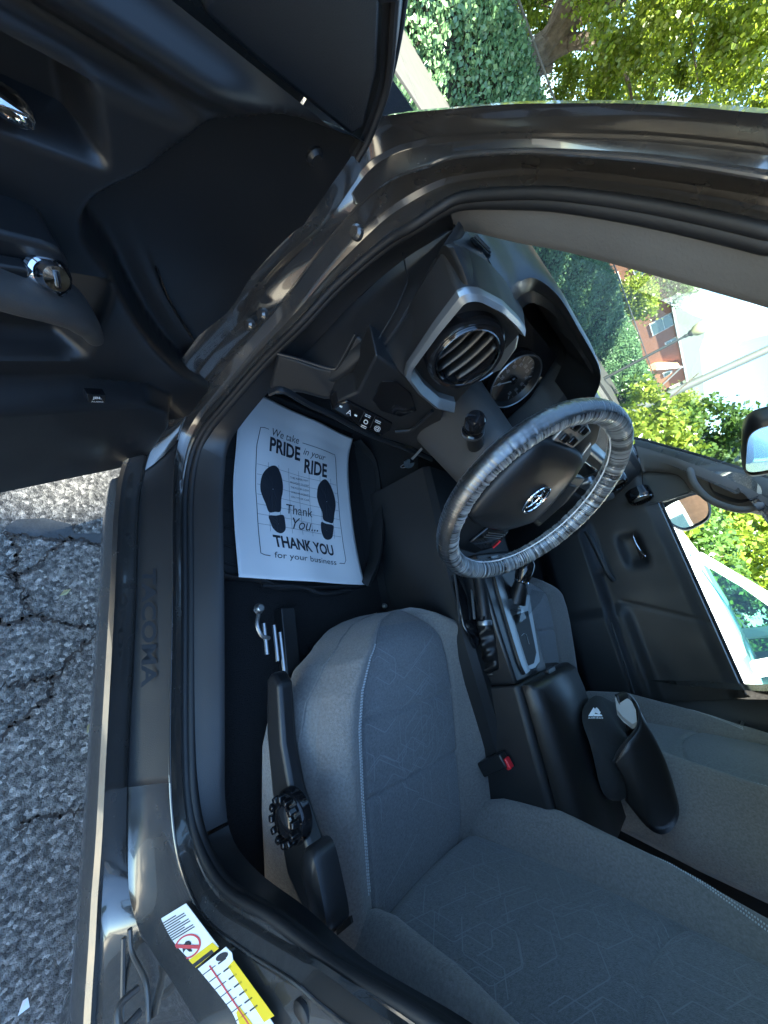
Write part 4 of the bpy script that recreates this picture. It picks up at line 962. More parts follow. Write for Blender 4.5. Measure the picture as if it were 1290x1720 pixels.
# ================================================================ cap lying over the armrest
cp = empty('baseball_cap', (-.02, -.10, .957), 'black baseball cap with a white three-bar logo and curved brim on the armrest', 'cap')
def cx(px, py, x): return at(px, py, x=x)
cA_ = cr_([cx(1034, 1168, .03), cx(1050, 1164, .055), cx(1066, 1178, .05), cx(1074, 1198, .02), cx(1070, 1222, -.005), cx(1055, 1242, -.03), cx(1042, 1258, -.04), cx(1030, 1280, -.045)], 40)
cB_ = cr_([cx(1068, 1340, .06), cx(1090, 1330, .075), cx(1112, 1322, .075), cx(1135, 1335, .045), cx(1140, 1372, .015), cx(1120, 1400, -.01), cx(1090, 1392, -.03), cx(1050, 1345, -.035)], 40)
br = [lerp(cA_, cB_, t) + np.array([0, 0, .010 * math.sin(math.pi * t)]) for t in np.linspace(0, 1, 12)]
MB().grid(br).build('brim', M['leather'], cp, thick=.004, ang=180)
MB().tube(cA_, .0028, 8).build('brim_piping', M['plastic_smooth'], cp)
und = [lerp(cA_[:20], cx(1036, 1180, .03), t) for t in (0, .5, 1)]
ul = np.array([cx(1033, 1172, .034), cx(1045, 1167, .05), cx(1060, 1176, .055), cx(1068, 1192, .045), cx(1070, 1212, .02), cx(1062, 1216, .02), cx(1046, 1204, .03), cx(1036, 1192, .034)])
MB().solid([ul, ul + np.array([.004, -.012, -.004])]).build('brim_lining', M['lining'], cp)
M['capcloth'] = mat('black_cap_cloth', (.014, .015, .016), .85, bump=('noise', 120, .5, .002))
crown = []
o1 = [(985, 1180), (1000, 1168), (1020, 1178), (1034, 1182), (1050, 1205), (1064, 1222), (1052, 1245), (1038, 1264), (1030, 1300), (1040, 1340), (1020, 1340), (1004, 1300), (988, 1250), (980, 1210)]
oc = cr_([at(a, b, z=.965) for a, b in o1], 48, closed=True); cenc = oc.mean(0)
for t in np.linspace(0, 1, 10):
    s_ = math.cos(t * math.pi / 2) ** .7
    crown.append([cenc + (p - cenc) * s_ + np.array([0, 0, .05 * math.sin(t * math.pi / 2) + .004 * math.sin(6 * t + 5 * i / 48 * 6.28)]) for i, p in enumerate(oc)])
crn = MB().grid(crown, close_v=True).build('crown', M['capcloth'], cp, ang=180)
LG = at(1000, 1198, z=.99)
def lg(a, b): return at(a, b, n=(-.55, .30, .78), p=at(1000, 1198, z=1.002))
for q in ([(988, 1203), (997, 1188), (1002, 1194), (996, 1203)], [(996, 1195), (1001, 1189), (1009, 1196), (1007, 1200)], [(998, 1199), (1010, 1200), (1012, 1203), (997, 1203)], [(999, 1191), (1002, 1188), (1007, 1193), (1004, 1195)]):
    P = np.array([lg(a, b) for a, b in q]); obj('logo_bar', P, [(0, 1, 2, 3)], M['white'], cp, smooth=False)
quad_text('logo_text', 'adidas', lg(988, 1207), lg(1013, 1207), lg(988, 1203.6), M['white'], cp, up=.0003)
# ================================================================ floor mats and the paper mat
mo = cr_([at(a, b, z=.600) for a, b in ((345, 745), (380, 690), (430, 655), (520, 690), (600, 725), (632, 770), (642, 880), (636, 945), (615, 985), (560, 988), (500, 990), (470, 990), (430, 975), (370, 968), (345, 930), (335, 850))], 90, closed=True)
mc = mo.mean(0)
rub = empty('rubber_floor_mat', (mc[0], mc[1], .588), 'black moulded rubber floor mat under the paper mat in the driver footwell', 'floor mat')
MB().solid([mo - (0, 0, .012), mo + (0, 0, .006), lerp(mo, mc, .02) + (0, 0, .010), lerp(mo, mc, .045) + (0, 0, .006), lerp(mo, mc, .06) + (0, 0, -.004), lerp(mo, mc, .5) + (0, 0, -.004)]).build('mat_tray', M['matrubber'], rub, ang=60)
for k in range(7):
    a = lerp(np.array(at(360, 760 + k * 30, z=.598)), np.array(at(400, 760 + k * 30, z=.598)), 0); MB().tube([a, np.array(at(395, 770 + k * 30, z=.598))], .003, 6).build('mat_rib', M['matrubber'], rub)
for a, b, c, d in ((620, 740, 632, 980), (600, 735, 612, 985)):
    pass
ra_ = cr_([at(a, b, z=.603) for a, b in ((592, 742), (612, 780), (622, 860), (620, 930), (606, 975))], 24); rb_ = cr_([at(a, b, z=.66) for a, b in ((606, 738), (632, 775), (642, 860), (638, 930), (618, 985))], 24)
MB().grid([ra_, lerp(ra_, rb_, .5) + (0, 0, -.004), rb_, rb_ + np.array([.012, 0, -.004])]).build('mat_side_wall', M['matrubber'], rub, ang=60)
fold = cr_([at(a, b, z=.606) for a, b in ((440, 983), (500, 985), (520, 990), (545, 997), (590, 990))], 20); MB().tube(fold, .005, 8).build('mat_edge_fold', M['matrubber'], rub)
rng2 = np.random.default_rng(11)
PC = [np.array(at(a, b, z=.612)) for a, b in ((419, 659), (591, 738), (612, 983), (400, 970))]
eL = [at(a, b, z=.612) for a, b in ((419, 659), (402, 705), (396, 760), (392, 820), (394, 890), (400, 970))]; eR = [at(a, b, z=.612) for a, b in ((591, 738), (586, 770), (586, 810), (592, 870), (600, 925), (612, 983))]
eLc = cr_(eL, 60); eRc = cr_(eR, 60)
def paper_h(u, v): return .0025 * math.sin(7 * v + 2 * u) * math.sin(3.1 * u + .6) + .002 * math.sin(13 * u - 5 * v) + .006 * max(0, .12 - v) / .12
pr_ = [[lerp(eLc[i], eRc[i], u) + (0, 0, paper_h(u, i / 59)) for u in np.linspace(0, 1, 40)] for i in range(60)]
pap = empty('paper_floor_mat', PC[3], 'white paper floor mat printed with two shoe prints and a thank you message', 'paper mat')
MB().grid(pr_).build('sheet', M['paper'], pap, ang=180, thick=.0004)
PG = np.array(pr_)
def paper_uv(px, py):
    """where a mark of the print sits on the sheet, as a share of its width and length"""
    p = at(px, py, z=.612); d = ((PG[:, :, :2] - p[:2]) ** 2).sum(-1); i, j = np.unravel_index(d.argmin(), d.shape)
    return j / 39, i / 59, p
def on_paper(p, up=.0012):
    d = ((PG[:, :, :2] - p[:2]) ** 2).sum(-1); i, j = np.unravel_index(d.argmin(), d.shape); return np.array([p[0], p[1], PG[i, j, 2] + up])
def drape(o_, up=.0012):
    off = np.array(wloc(o_.parent)); me = o_.data
    for v in me.vertices:
        p = np.array(v.co) + off; q = on_paper(p, up); v.co = Vector(q - off)
    return o_
c8 = lambda x, y: at(380 + x / 4.777, 640 + y / 4.777, z=.612)
def ptext(s, bl, br, tl, bold=0.0, shear=0.0, name='print_text'):
    return drape(quad_text(name, s, c8(*bl), c8(*br), c8(*tl), M['ink'], pap, bold=bold, shear=shear))
ptext('We take', (362, 443), (582, 507), (364, 384), shear=.25)
ptext('PRIDE', (340, 566), (594, 642), (346, 452), bold=.03)
ptext('in your', (617, 604), (790, 660), (622, 540), shear=.25)
ptext('RIDE', (627, 734), (803, 780), (632, 622), bold=.03)
ptext('Thank', (497, 1065), (710, 1095), (470, 985), shear=.5)
ptext('You...', (530, 1190), (740, 1210), (520, 1095), shear=.5)
ptext('THANK YOU', (390, 1330), (868, 1405), (372, 1230), bold=.03)
ptext('for your business', (388, 1432), (886, 1490), (386, 1368))
for i, s in enumerate(('THIS PAPER MAT', 'PROVIDED TO KEEP', 'THE FLOOR CLEAN', 'WHILE WE WORKED', 'ON YOUR CAR')):
    ptext(s, (515 + 2 * i, 780 + 39 * i), (665 + 2 * i, 808 + 39 * i), (513 + 2 * i, 764 + 39 * i))
def pline(pts, w=1.0, name='print_line'):
    P = poly([c8(*q) for q in pts], 30); mb = MB(); ribbon(mb, [on_paper(p, .0010) for p in P], (0, 0, 1), .0007 * w); return mb.build(name, M['ink'], pap, smooth=False)
pline([(335, 395), (270, 370), (240, 520), (238, 700), (240, 850), (252, 1000), (262, 1200), (278, 1390), (355, 1402)], 1.3)
pline([(610, 498), (876, 594), (882, 800), (905, 1100), (935, 1320), (962, 1468), (908, 1462)], 1.3)
for i in range(7):
    y0 = 664 + 79 * i; pline([(248 + 1.5 * i, y0), (880 + 6 * i, y0 + 175 - 10 * i)], .5)
for i in range(7):
    x0 = 335 + 83 * i; pline([(x0, 655 + 22 * i), (x0 + 8, 900 + 15 * i), (x0 + 22 + 2 * i, 1205 + 10 * i)], .5)
def pshape(pts):
    P = cr_([c8(*q) for q in pts], 48, closed=True); c = P.mean(0); rows__ = [[on_paper(lerp(p, c, t), .0016) for p in P] for t in (0, .35, .7, .98)]
    return MB().grid(rows__, close_v=True).build('shoe_print', M['ink'], pap, smooth=False)
pshape([(345, 690), (395, 685), (430, 735), (452, 820), (452, 890), (440, 950), (435, 1045), (390, 1050), (345, 1050), (315, 975), (280, 885), (277, 810), (295, 740)])
pshape([(345, 1080), (400, 1080), (455, 1078), (470, 1140), (470, 1195), (445, 1222), (410, 1215), (375, 1180), (355, 1130)])
pshape([(770, 797), (800, 797), (835, 850), (862, 930), (872, 1000), (862, 1070), (852, 1140), (815, 1135), (778, 1112), (768, 1050), (740, 980), (728, 915), (738, 840)])
pshape([(765, 1130), (800, 1145), (852, 1160), (855, 1210), (845, 1260), (815, 1275), (785, 1260), (765, 1210), (760, 1165)])
# dead pedal and pedals in the dark of the footwell
pd = MB().box((-.31, .93, .76), (.06, .02, .09), rot=np.array(Matrix.Rotation(R_(-35), 3, 'X'))); pd.build('brake_pedal', M['rubber'], truck, bevel=.006)
pd = MB().box((-.20, .95, .72), (.05, .02, .14), rot=np.array(Matrix.Rotation(R_(-30), 3, 'X'))); pd.build('accelerator_pedal', M['rubber'], truck, bevel=.006)
MB().tube([(-.31, .945, .79), (-.31, 1.05, .98)], .008, 8).build('pedal_arm', M['steel'], truck)
# ================================================================ passenger door, pillars, mirrors
pdoor = empty('passenger_door', (.72, .3, .6), parent=truck)
def pd_w(y, z):
    w = .0 + .012 * sstep(1.235, 1.19, z)
    arm = sstep(.955, .925, z - .02 * (y + .1)) * sstep(.56, .50, y)
    w += .052 * arm - .05 * sstep(.80, .72, z) * arm * .9
    w += .018 * sstep(1.02, .97, z) * sstep(.20, .14, y)                      # padded rear zone
    w -= .022 * np.exp(-((y - .385) / .062) ** 4) * np.exp(-((z - 1.095) / .036) ** 4)   # handle bowl
    g = abs(y - (.165 + .5 * (1.06 - z))) ; w -= .004 * math.exp(-(g / .006) ** 2) * sstep(.98, 1.0, z)
    w += .020 * math.exp(-((z - (.955 + .02 * y)) / .014) ** 2) * sstep(.30, .34, y) * sstep(.56, .52, y)     # pull bar
    return w
yy = np.linspace(.80, -.168, 120); zz2 = np.linspace(.60, 1.235, 100)
MB().grid([[(.742 - pd_w(y, z) - .012 * (1.235 - z), y, z) for y in yy] for z in zz2]).build('door_trim', M['plastic'], pdoor, ang=60)
MB().grid([[(.742, y, 1.235) for y in yy], [(.752, y, 1.242) for y in yy], [(.80, y, 1.238) for y in yy], [(.84, y, 1.19) for y in yy], [(.86, y, .9) for y in yy], [(.86, y, .5) for y in yy]]).build('door_skin', M['paint'], pdoor, ang=60)
MB().tube([(.757, .80, 1.243), (.757, -.168, 1.243)], .006, 8).build('belt_seal', M['rubber'], pdoor)
MB().tube(cr_([(.645, .13, .948), (.640, .0, .945), (.640, -.16, .938)], 12), .004, 8).build('armrest_seam', M['trim_grey'], pdoor)
MB().tube(cr_([at(1063, 898, x=.715), at(1068, 912, x=.705), at(1078, 928, x=.705), at(1084, 934, x=.712)], 14), np.r_[.003, np.full(12, .0062), .005], 10, flat=.6).build('inside_handle', M['chrome'], pdoor)
bw_ = np.array([at(a, b, x=.748) for a, b in ((1058, 885), (1080, 878), (1102, 930), (1100, 944), (1076, 940))]); MB().solid([bw_, bw_ + np.array([-.003, 0, 0])]).build('handle_bowl', M['gloss'], pdoor)
MB().tube(cr_([at(984, 893, x=.665), at(992, 905, x=.655), at(1012, 945, x=.655), at(1022, 965, x=.662), at(1030, 975, x=.68)], 20), .0095, 10).build('pull_bar', M['trim_grey'], pdoor)
gq = [(.757, .62, 1.24), (.757, -.17, 1.24), (.69, -.13, 1.53), (.69, .42, 1.50)]
obj('window_glass', gq, [(0, 1, 2, 3)], M['glass'], pdoor, smooth=False)
# black sail panel inside the front corner of the window
slp = np.array([at(a, b, x=.735) for a, b in ((1078, 772), (1144, 780), (1172, 822), (1120, 842), (1090, 846), (1078, 812))]); MB().solid([slp, slp + np.array([.012, 0, 0])]).build('sail_panel', M['plastic'], pdoor, bevel=.004)
MB().tube([at(1090, 848, x=.732), at(1164, 827, x=.732)], .003, 6).build('sail_edge', M['trim_grey'], pdoor)
# passenger A pillar trim with a grab handle
pt = cr_([at(a, b, x=.655) for a, b in ((1066, 738), (1085, 742), (1120, 752), (1180, 769), (1240, 788), (1295, 806), (1370, 830))], 40)
pbm = cr_([at(a, b, x=.715) for a, b in ((1080, 795), (1090, 792), (1138, 798), (1166, 828), (1210, 850), (1262, 862), (1340, 880))], 40)
apil = MB().grid([pt + np.array([.02, .012, .0]), pt, lerp(pt, pbm, .1) + np.array([-.010, -.002, 0]), lerp(pt, pbm, .45) + np.array([-.018, -.006, 0]), lerp(pt, pbm, .85) + np.array([-.012, -.004, 0]), pbm, pbm + np.array([.03, .01, 0])]).build('passenger_pillar_trim', M['headliner'], truck, ang=60)
MB().tube(pt + np.array([.008, .008, 0]), .006, 8).build('windscreen_seal', M['rubber'], truck)
rc2 = cr_([at(a, b, x=.664) for a, b in ((1190, 800), (1204, 796), (1240, 808), (1274, 822), (1278, 830), (1262, 840), (1240, 845), (1215, 838), (1196, 826))], 36, closed=True)
cr3 = rc2.mean(0)
MB().grid([rc2, lerp(rc2, cr3, .12) + np.array([.018, .008, 0]), lerp(rc2, cr3, .95) + np.array([.022, .01, 0])], close_v=True).build('grip_recess', M['trim_grey'], apil, ang=60)
MB().tube(cr_([at(1158, 786, x=.655), at(1166, 812, x=.645), at(1190, 838, x=.640), at(1226, 853, x=.640), at(1256, 856, x=.645), at(1282, 846, x=.655)], 30), np.r_[.006, np.full(28, .0115), .006], 12).build('grab_handle', M['headliner'], apil)
# passenger centre pillar, belt strap and tongue
bp_ = [[(.745 - .03 * math.sin(math.pi * t) - .05 * max(0, (z - 1.2) / .4), -.172 - .17 * t, z) for t in np.linspace(0, 1, 9)] for z in np.linspace(.62, 1.58, 24)]
bpil = MB().grid(bp_).build('passenger_centre_pillar_trim', M['trim_grey'], truck, ang=60)
MB().grid([[(.72, -.345, z), (.73, -.36, z), (.74, -.98, z)] for z in np.linspace(.6, 1.24, 6)]).build('rear_door_trim', M['plastic'], truck)
stp = cr_([at(1292, 1268, x=.70), at(1262, 1252, x=.69), at(1240, 1236, x=.68), at(1205, 1226, x=.675), at(1150, 1225, x=.67)], 24)
stg = MB(); ribbon(stg, stp, np.array([1., .1, 0]), .022); belt = stg.build('seat_belt', M['rubber'], truck, thick=.0015)
tc_ = at(1236, 1226, x=.672)
fr_ = np.array([at(a, b, x=.664) for a, b in ((1222, 1232), (1226, 1240), (1240, 1236), (1238, 1226))])
MB().tube(fr_, .0024, 6, closed=True).build('belt_tongue', M['steel'], belt)
MB().tube([at(1238, 1230, x=.664), at(1244, 1222, x=.664), at(1248, 1212, x=.664)], .004, 8).build('tongue_blade', M['steel'], belt)
# outside mirror
mir_ = empty('door_mirror', (.98, .52, 1.2), parent=truck)
MN = np.array([-.53, -.85, .05]); MN /= np.linalg.norm(MN); MP = at(1150, 862, x=.97)
def mp_(a, b, h=0.0): return at(a, b, n=MN, p=MP + MN * h)
mg = cr_([mp_(a, b) for a, b in ((1111, 862), (1118, 850), (1140, 838), (1168, 829), (1183, 834), (1190, 850), (1188, 868), (1172, 880), (1150, 888), (1130, 880))], 48, closed=True)
mce = mg.mean(0)
MB().solid([lerp(mce, mg, .97) - MN * .004, lerp(mce, mg, .97) + MN * .001]).build('mirror_glass', M['mirror'], mir_, ang=20)
MB().grid([lerp(mce, mg, .97) - MN * .002, lerp(mce, mg, 1.0) + MN * .008, lerp(mce, mg, 1.09) + MN * .006, lerp(mce, mg, 1.14) - MN * .02, lerp(mce, mg, 1.08) - MN * .06, lerp(mce, mg, .7) - MN * .10, lerp(mce, mg, .05) - MN * .11], close_v=True).build('mirror_housing', M['plastic'], mir_, ang=70)
MB().tube([(.80, .60, 1.23), (.86, .58, 1.22), mce - MN * .06 + np.array([-.04, .02, -.05])], .022, 10).build('mirror_arm', M['plastic'], mir_)
# rear-view mirror
rvm = empty('rear_view_mirror', (0, .47, 1.5), parent=truck)
ra0 = np.array([-.080, .490, 1.455]); rb0 = np.array([.195, .448, 1.444]); rax = rb0 - ra0; rL = np.linalg.norm(rax); rax /= rL
rup = np.array([.0, -.17, 1.0]); rup -= rax * (rup @ rax); rup /= np.linalg.norm(rup); rn = np.cross(rax, rup); rn *= -np.sign(rn[1])
def rr(s, h=0.0, off=0.0): return [ra0 + rax * (rL / 2) + rup * .038 + rax * (math.copysign(abs(math.cos(t)) ** (2 / 5), math.cos(t)) * rL / 2 * s) + rup * (math.copysign(abs(math.sin(t)) ** (2 / 4), math.sin(t)) * (.040 * s - off)) + rn * h for t in np.linspace(0, 2 * math.pi, 64, endpoint=False)]
MB().grid([rr(.93, .001, 0), rr(.95, .006), rr(1.0, .007), rr(1.04, .0), rr(1.04, -.014), rr(.98, -.032), rr(.8, -.045), rr(.05, -.048)], close_v=True).build('mirror_housing', M['plastic_smooth'], rvm, ang=50)
MB().solid([rr(.935, -.002), rr(.935, .002)]).build('mirror_glass', M['mirror'], rvm, ang=20)
MB().tube([ra0 + rax * rL / 2 + rup * .04 - rn * .04, (0.02, .60, 1.56)], .010, 8).build('mirror_stem', M['plastic_smooth'], rvm)
# ================================================================ the place round the truck
def asphalt_mat():
    m = bpy.data.materials.new('worn_asphalt'); m.use_nodes = True; t = m.node_tree; b = t.nodes['Principled BSDF']; N = t.nodes.new; L = t.links.new
    tc = N('ShaderNodeTexCoord'); b.inputs['Roughness'].default_value = .88
    v1 = N('ShaderNodeTexVoronoi'); v1.inputs['Scale'].default_value = 135; v2 = N('ShaderNodeTexVoronoi'); v2.inputs['Scale'].default_value = 300
    n1 = N('ShaderNodeTexNoise'); n1.inputs['Scale'].default_value = 1.3; n1.inputs['Detail'].default_value = 6
    n2 = N('ShaderNodeTexNoise'); n2.inputs['Scale'].default_value = 60; n2.inputs['Detail'].default_value = 6
    for q in (v1, v2, n1, n2): L(tc.outputs['Object'], q.inputs['Vector'])
    hs = N('ShaderNodeSeparateColor'); L(v1.outputs['Color'], hs.inputs[0])
    r1 = N('ShaderNodeValToRGB'); e = r1.color_ramp.elements; e[0].position = .0; e[0].color = (.06, .057, .054, 1); e[1].position = 1; e[1].color = (.42, .39, .35, 1)
    k = e.new(.5); k.color = (.165, .156, .142, 1); k = e.new(.85); k.color = (.25, .235, .215, 1)
    L(hs.outputs[0], r1.inputs['Fac'])
    r2 = N('ShaderNodeValToRGB'); r2.color_ramp.elements[0].position = .35; r2.color_ramp.elements[0].color = (.62, .62, .65, 1); r2.color_ramp.elements[1].position = .68; r2.color_ramp.elements[1].color = (1.15, 1.13, 1.1, 1)
    L(n1.outputs['Fac'], r2.inputs['Fac'])
    mx_ = N('ShaderNodeMixRGB'); mx_.blend_type = 'MULTIPLY'; mx_.inputs['Fac'].default_value = 1; L(r1.outputs['Color'], mx_.inputs['Color1']); L(r2.outputs['Color'], mx_.inputs['Color2'])
    r3 = N('ShaderNodeValToRGB'); r3.color_ramp.elements[0].position = .40; r3.color_ramp.elements[0].color = (.45, .45, .47, 1); r3.color_ramp.elements[1].position = .6; r3.color_ramp.elements[1].color = (1.1, 1.1, 1.1, 1); L(n2.outputs['Fac'], r3.inputs['Fac'])
    m2 = N('ShaderNodeMixRGB'); m2.blend_type = 'MULTIPLY'; m2.inputs['Fac'].default_value = 1; L(mx_.outputs['Color'], m2.inputs['Color1']); L(r3.outputs['Color'], m2.inputs['Color2'])
    L(m2.outputs['Color'], b.inputs['Base Color'])
    ad = N('ShaderNodeMath'); ad.operation = 'ADD'; L(v1.outputs['Distance'], ad.inputs[0]); L(v2.outputs['Distance'], ad.inputs[1])
    bp = N('ShaderNodeBump'); bp.inputs['Strength'].default_value = .6; bp.inputs['Distance'].default_value = .004; bp.invert = True; L(ad.outputs[0], bp.inputs['Height']); L(bp.outputs['Normal'], b.inputs['Normal'])
    return m
M['asphalt'] = asphalt_mat()
gr = obj('ground', [(-400, -400, 0), (400, -400, 0), (400, 400, 0), (-400, 400, 0)], [(0, 1, 2, 3)], M['asphalt'], smooth=False); tag(gr, kind='structure')
# cracks in the asphalt beside the truck: dirt-filled, ragged
M['crack'] = mat('crack_dirt', (.022, .021, .021), .95, var=.3, vscale=25, mix2=(.06, .045, .036))
M['patch'] = mat('tar_patch', (.05, .055, .06), .8, bump=('noise', 120, .4, .003), var=.25, vscale=20)
def crack(pts, w):
    P = poly([at(a, b, z=.004) for a, b in pts], 14 * len(pts)); n = len(P)
    jt = rng.normal(size=(n - 2, 2)) * .010; jt[1:-1] = (jt[:-2] + jt[1:-1] + jt[2:]) / 3; P[1:-1, :2] += jt * .8
    T = np.gradient(P, axis=0); S = np.stack([-T[:, 1], T[:, 0], 0 * T[:, 0]], 1); S /= np.linalg.norm(S, axis=1)[:, None] + 1e-9
    w = w * .7; ww = w * (.5 + rng.random(n)); ww[0] = ww[-1] = w * .15
    MB().grid([P - S * ww[:, None], P + S * ww[:, None]]).build('crack', M['crack'], gr, smooth=False)
crack([(0, 1240), (40, 1210), (80, 1170), (100, 1130), (118, 1100), (150, 1078), (170, 1058), (195, 1040)], .0042)
crack([(0, 1050), (40, 1040), (60, 1035), (90, 1045), (130, 1050), (165, 1055), (192, 1062)], .0045)
crack([(25, 965), (35, 990), (42, 1020), (60, 1036)], .0032)
crack([(0, 966), (25, 968), (60, 950), (90, 920), (110, 905)], .0032)
crack([(0, 898), (40, 900), (90, 908), (130, 902), (165, 915), (200, 920)], .0045)
crack([(0, 1158), (50, 1145), (90, 1138), (105, 1130)], .0036)
crack([(20, 1390), (60, 1375), (100, 1370), (140, 1355), (180, 1340)], .0036)
crack([(195, 985), (180, 1010), (172, 1040)], .0028)
crack([(25, 968), (27, 930), (24, 902)], .004)
P = np.array([at(a, b, z=.0035) for a, b in ((8, 885), (30, 872), (75, 870), (118, 880), (125, 896), (200, 896), (202, 918), (150, 910), (100, 905), (50, 900), (15, 900))]); obj('tar_patch', P, [tuple(range(len(P)))], M['patch'], gr, smooth=False)
# leaves and grit lying about
M['deadleaf'] = mat('dry_leaf', (.32, .30, .16), .8); M['litter'] = mat('paper_litter', (.7, .7, .7), .8)
for i, (a, b) in enumerate(((110, 995), (150, 1222))):
    c = at(a, b, z=.006); t = rng.random() * 6; r_ = .012
    lf = obj('fallen_leaf', [c + r_ * np.array([math.cos(t + q) * k, math.sin(t + q) * k, .3 * (j % 2)]) for j, (q, k) in enumerate(((0, 1.3), (1.2, .6), (3.1, 1.2), (4.6, .6)))], [(0, 1, 2, 3)], M['deadleaf'], None, smooth=False, loc=c); tag(lf, ('small yellowish leaf on the asphalt nearer the open door', 'small yellowish leaf on the asphalt nearer the rear of the sill')[i], 'leaf', 'leaves on the asphalt')
c = at(40, 1690, z=.006); scrap_ = obj('paper_scrap', [c + np.array(q) for q in ((-.008, -.01, 0), (.009, -.006, .003), (.005, .011, .002), (-.003, .012, .005))], [(0, 1, 2, 3)], M['litter'], None, smooth=False, loc=c); tag(scrap_, 'small white paper scrap on the asphalt by the rear of the sill', 'litter')
# concrete pavement with kerb in front of the ivy bank
M['concrete'] = mat('shade_toned_concrete', (.058, .056, .050), .9, bump=('noise', 30, .3, .01), var=.15, vscale=3)  # base colour darkened to stand for tree shade on the pavement
def slab(name, x0, x1, y0, y1, z, h, m, parent=None, bevel=0.0):
    return MB().box(((x0 + x1) / 2, (y0 + y1) / 2, z - h / 2), (x1 - x0, y1 - y0, h)).build(name, m, parent, smooth=False, bevel=bevel)
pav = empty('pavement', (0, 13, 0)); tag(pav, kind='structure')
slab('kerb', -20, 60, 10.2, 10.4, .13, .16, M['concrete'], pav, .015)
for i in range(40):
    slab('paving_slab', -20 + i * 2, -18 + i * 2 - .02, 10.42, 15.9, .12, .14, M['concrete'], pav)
M['bounce_drive'] = mat('bounce_concrete', (.46, .41, .335), .9, bump=('noise', 25, .3, .01), var=.12, vscale=2)  # unseen pale concrete, added to bounce sunlight into the cabin
drv = empty('bounce_driveway', (-6, 0, 0)); tag(drv, kind='structure')
for i in range(3):
    for j in range(9):
        slab('bounce_bay', -2.1 - 3.02 * (i + 1) + .02, -2.1 - 3.02 * i, -13.6 + 3.02 * j, -13.6 + 3.02 * j + 3.0, .012, .05, M['bounce_drive'], drv)
# leaves
def leaf_mat(name, c1, c2, trans=.45):
    m = bpy.data.materials.new(name); m.use_nodes = True; t = m.node_tree; t.nodes.remove(t.nodes['Principled BSDF']); o_ = t.nodes['Material Output']
    a_ = t.nodes.new('ShaderNodeAttribute'); a_.attribute_name = 'tone'
    r = t.nodes.new('ShaderNodeValToRGB'); r.color_ramp.elements[0].color = (*c1, 1); r.color_ramp.elements[1].color = (*c2, 1)
    d = t.nodes.new('ShaderNodeBsdfDiffuse'); tr = t.nodes.new('ShaderNodeBsdfTranslucent'); g = t.nodes.new('ShaderNodeBsdfGlossy'); g.inputs['Roughness'].default_value = .35
    mx1 = t.nodes.new('ShaderNodeMixShader'); mx1.inputs[0].default_value = trans; mx2 = t.nodes.new('ShaderNodeMixShader'); mx2.inputs[0].default_value = .05
    t.links.new(a_.outputs['Fac'], r.inputs['Fac']); t.links.new(r.outputs['Color'], d.inputs['Color']); t.links.new(r.outputs['Color'], tr.inputs['Color'])
    t.links.new(d.outputs[0], mx1.inputs[1]); t.links.new(tr.outputs[0], mx1.inputs[2]); t.links.new(mx1.outputs[0], mx2.inputs[1]); t.links.new(g.outputs[0], mx2.inputs[2]); t.links.new(mx2.outputs[0], o_.inputs['Surface'])
    return m
M['leaf_yellow'] = leaf_mat('sunlit_maple_leaf', (.10, .16, .015), (.30, .36, .03), .55)
M['leaf_green'] = leaf_mat('green_leaf', (.045, .10, .02), (.13, .22, .045), .45)
M['leaf_ivy'] = leaf_mat('ivy_leaf', (.07, .15, .065), (.21, .34, .15), .3)
M['leaf_lime'] = leaf_mat('lime_shrub_leaf', (.14, .22, .02), (.38, .44, .06), .5)
M['bark'] = mat('grey_bark', (.13, .10, .075), .95, bump=('noise', 18, .9, .05), var=.4, vscale=6)
def leaves(name, C, size, m, parent, nrm=None, jit=1.0, seed=1, kind=None):
    rs = np.random.default_rng(seed); n = len(C)
    N = rs.normal(size=(n, 3)) * jit + (np.array([0, 0, .4]) if nrm is None else nrm); N /= np.linalg.norm(N, axis=1)[:, None]
    A = np.cross(N, rs.normal(size=(n, 3))); A /= np.linalg.norm(A, axis=1)[:, None]; B = np.cross(N, A)
    s = size * rs.uniform(.6, 1.35, (n, 1)); k = s * rs.uniform(.5, .8, (n, 1))
    off = np.array(wloc(parent)) if parent else 0
    V = np.stack([C - A * s, C - B * k + N * s * .12, C + A * s, C + B * k + N * s * .12], 1).reshape(-1, 3) - off
    me = bpy.data.meshes.new(name); me.vertices.add(4 * n); me.vertices.foreach_set('co', V.ravel())
    me.loops.add(4 * n); me.loops.foreach_set('vertex_index', np.arange(4 * n)); me.polygons.add(n); me.polygons.foreach_set('loop_start', np.arange(n) * 4)
    me.update(calc_edges=True); me.materials.append(m)
    at_ = me.attributes.new('tone', 'FLOAT', 'POINT'); at_.data.foreach_set('value', np.repeat(np.clip(rs.normal(.5, .25, n), 0, 1), 4).astype(np.float32))
    o_ = bpy.data.objects.new(name, me); COL.objects.link(o_); o_.parent = parent
    if kind: o_['kind'] = kind
    return o_
def clumps(rs, c, rad, nc, nl, spread, hollow=.35):
    """leaf positions: clumps spread through an ellipsoid, thin in the middle, uneven outside"""
    d = rs.normal(size=(nc, 3)); d /= np.linalg.norm(d, axis=1)[:, None]; r = rs.uniform(hollow, 1.05, (nc, 1)) ** .6
    cc = np.array(c) + d * r * np.array(rad)
    k = rs.integers(0, nc, nl); sp = spread * rs.uniform(.5, 1.3, nc)
    return cc[k] + rs.normal(size=(nl, 3)) * sp[k][:, None] * np.array([1, 1, .7])
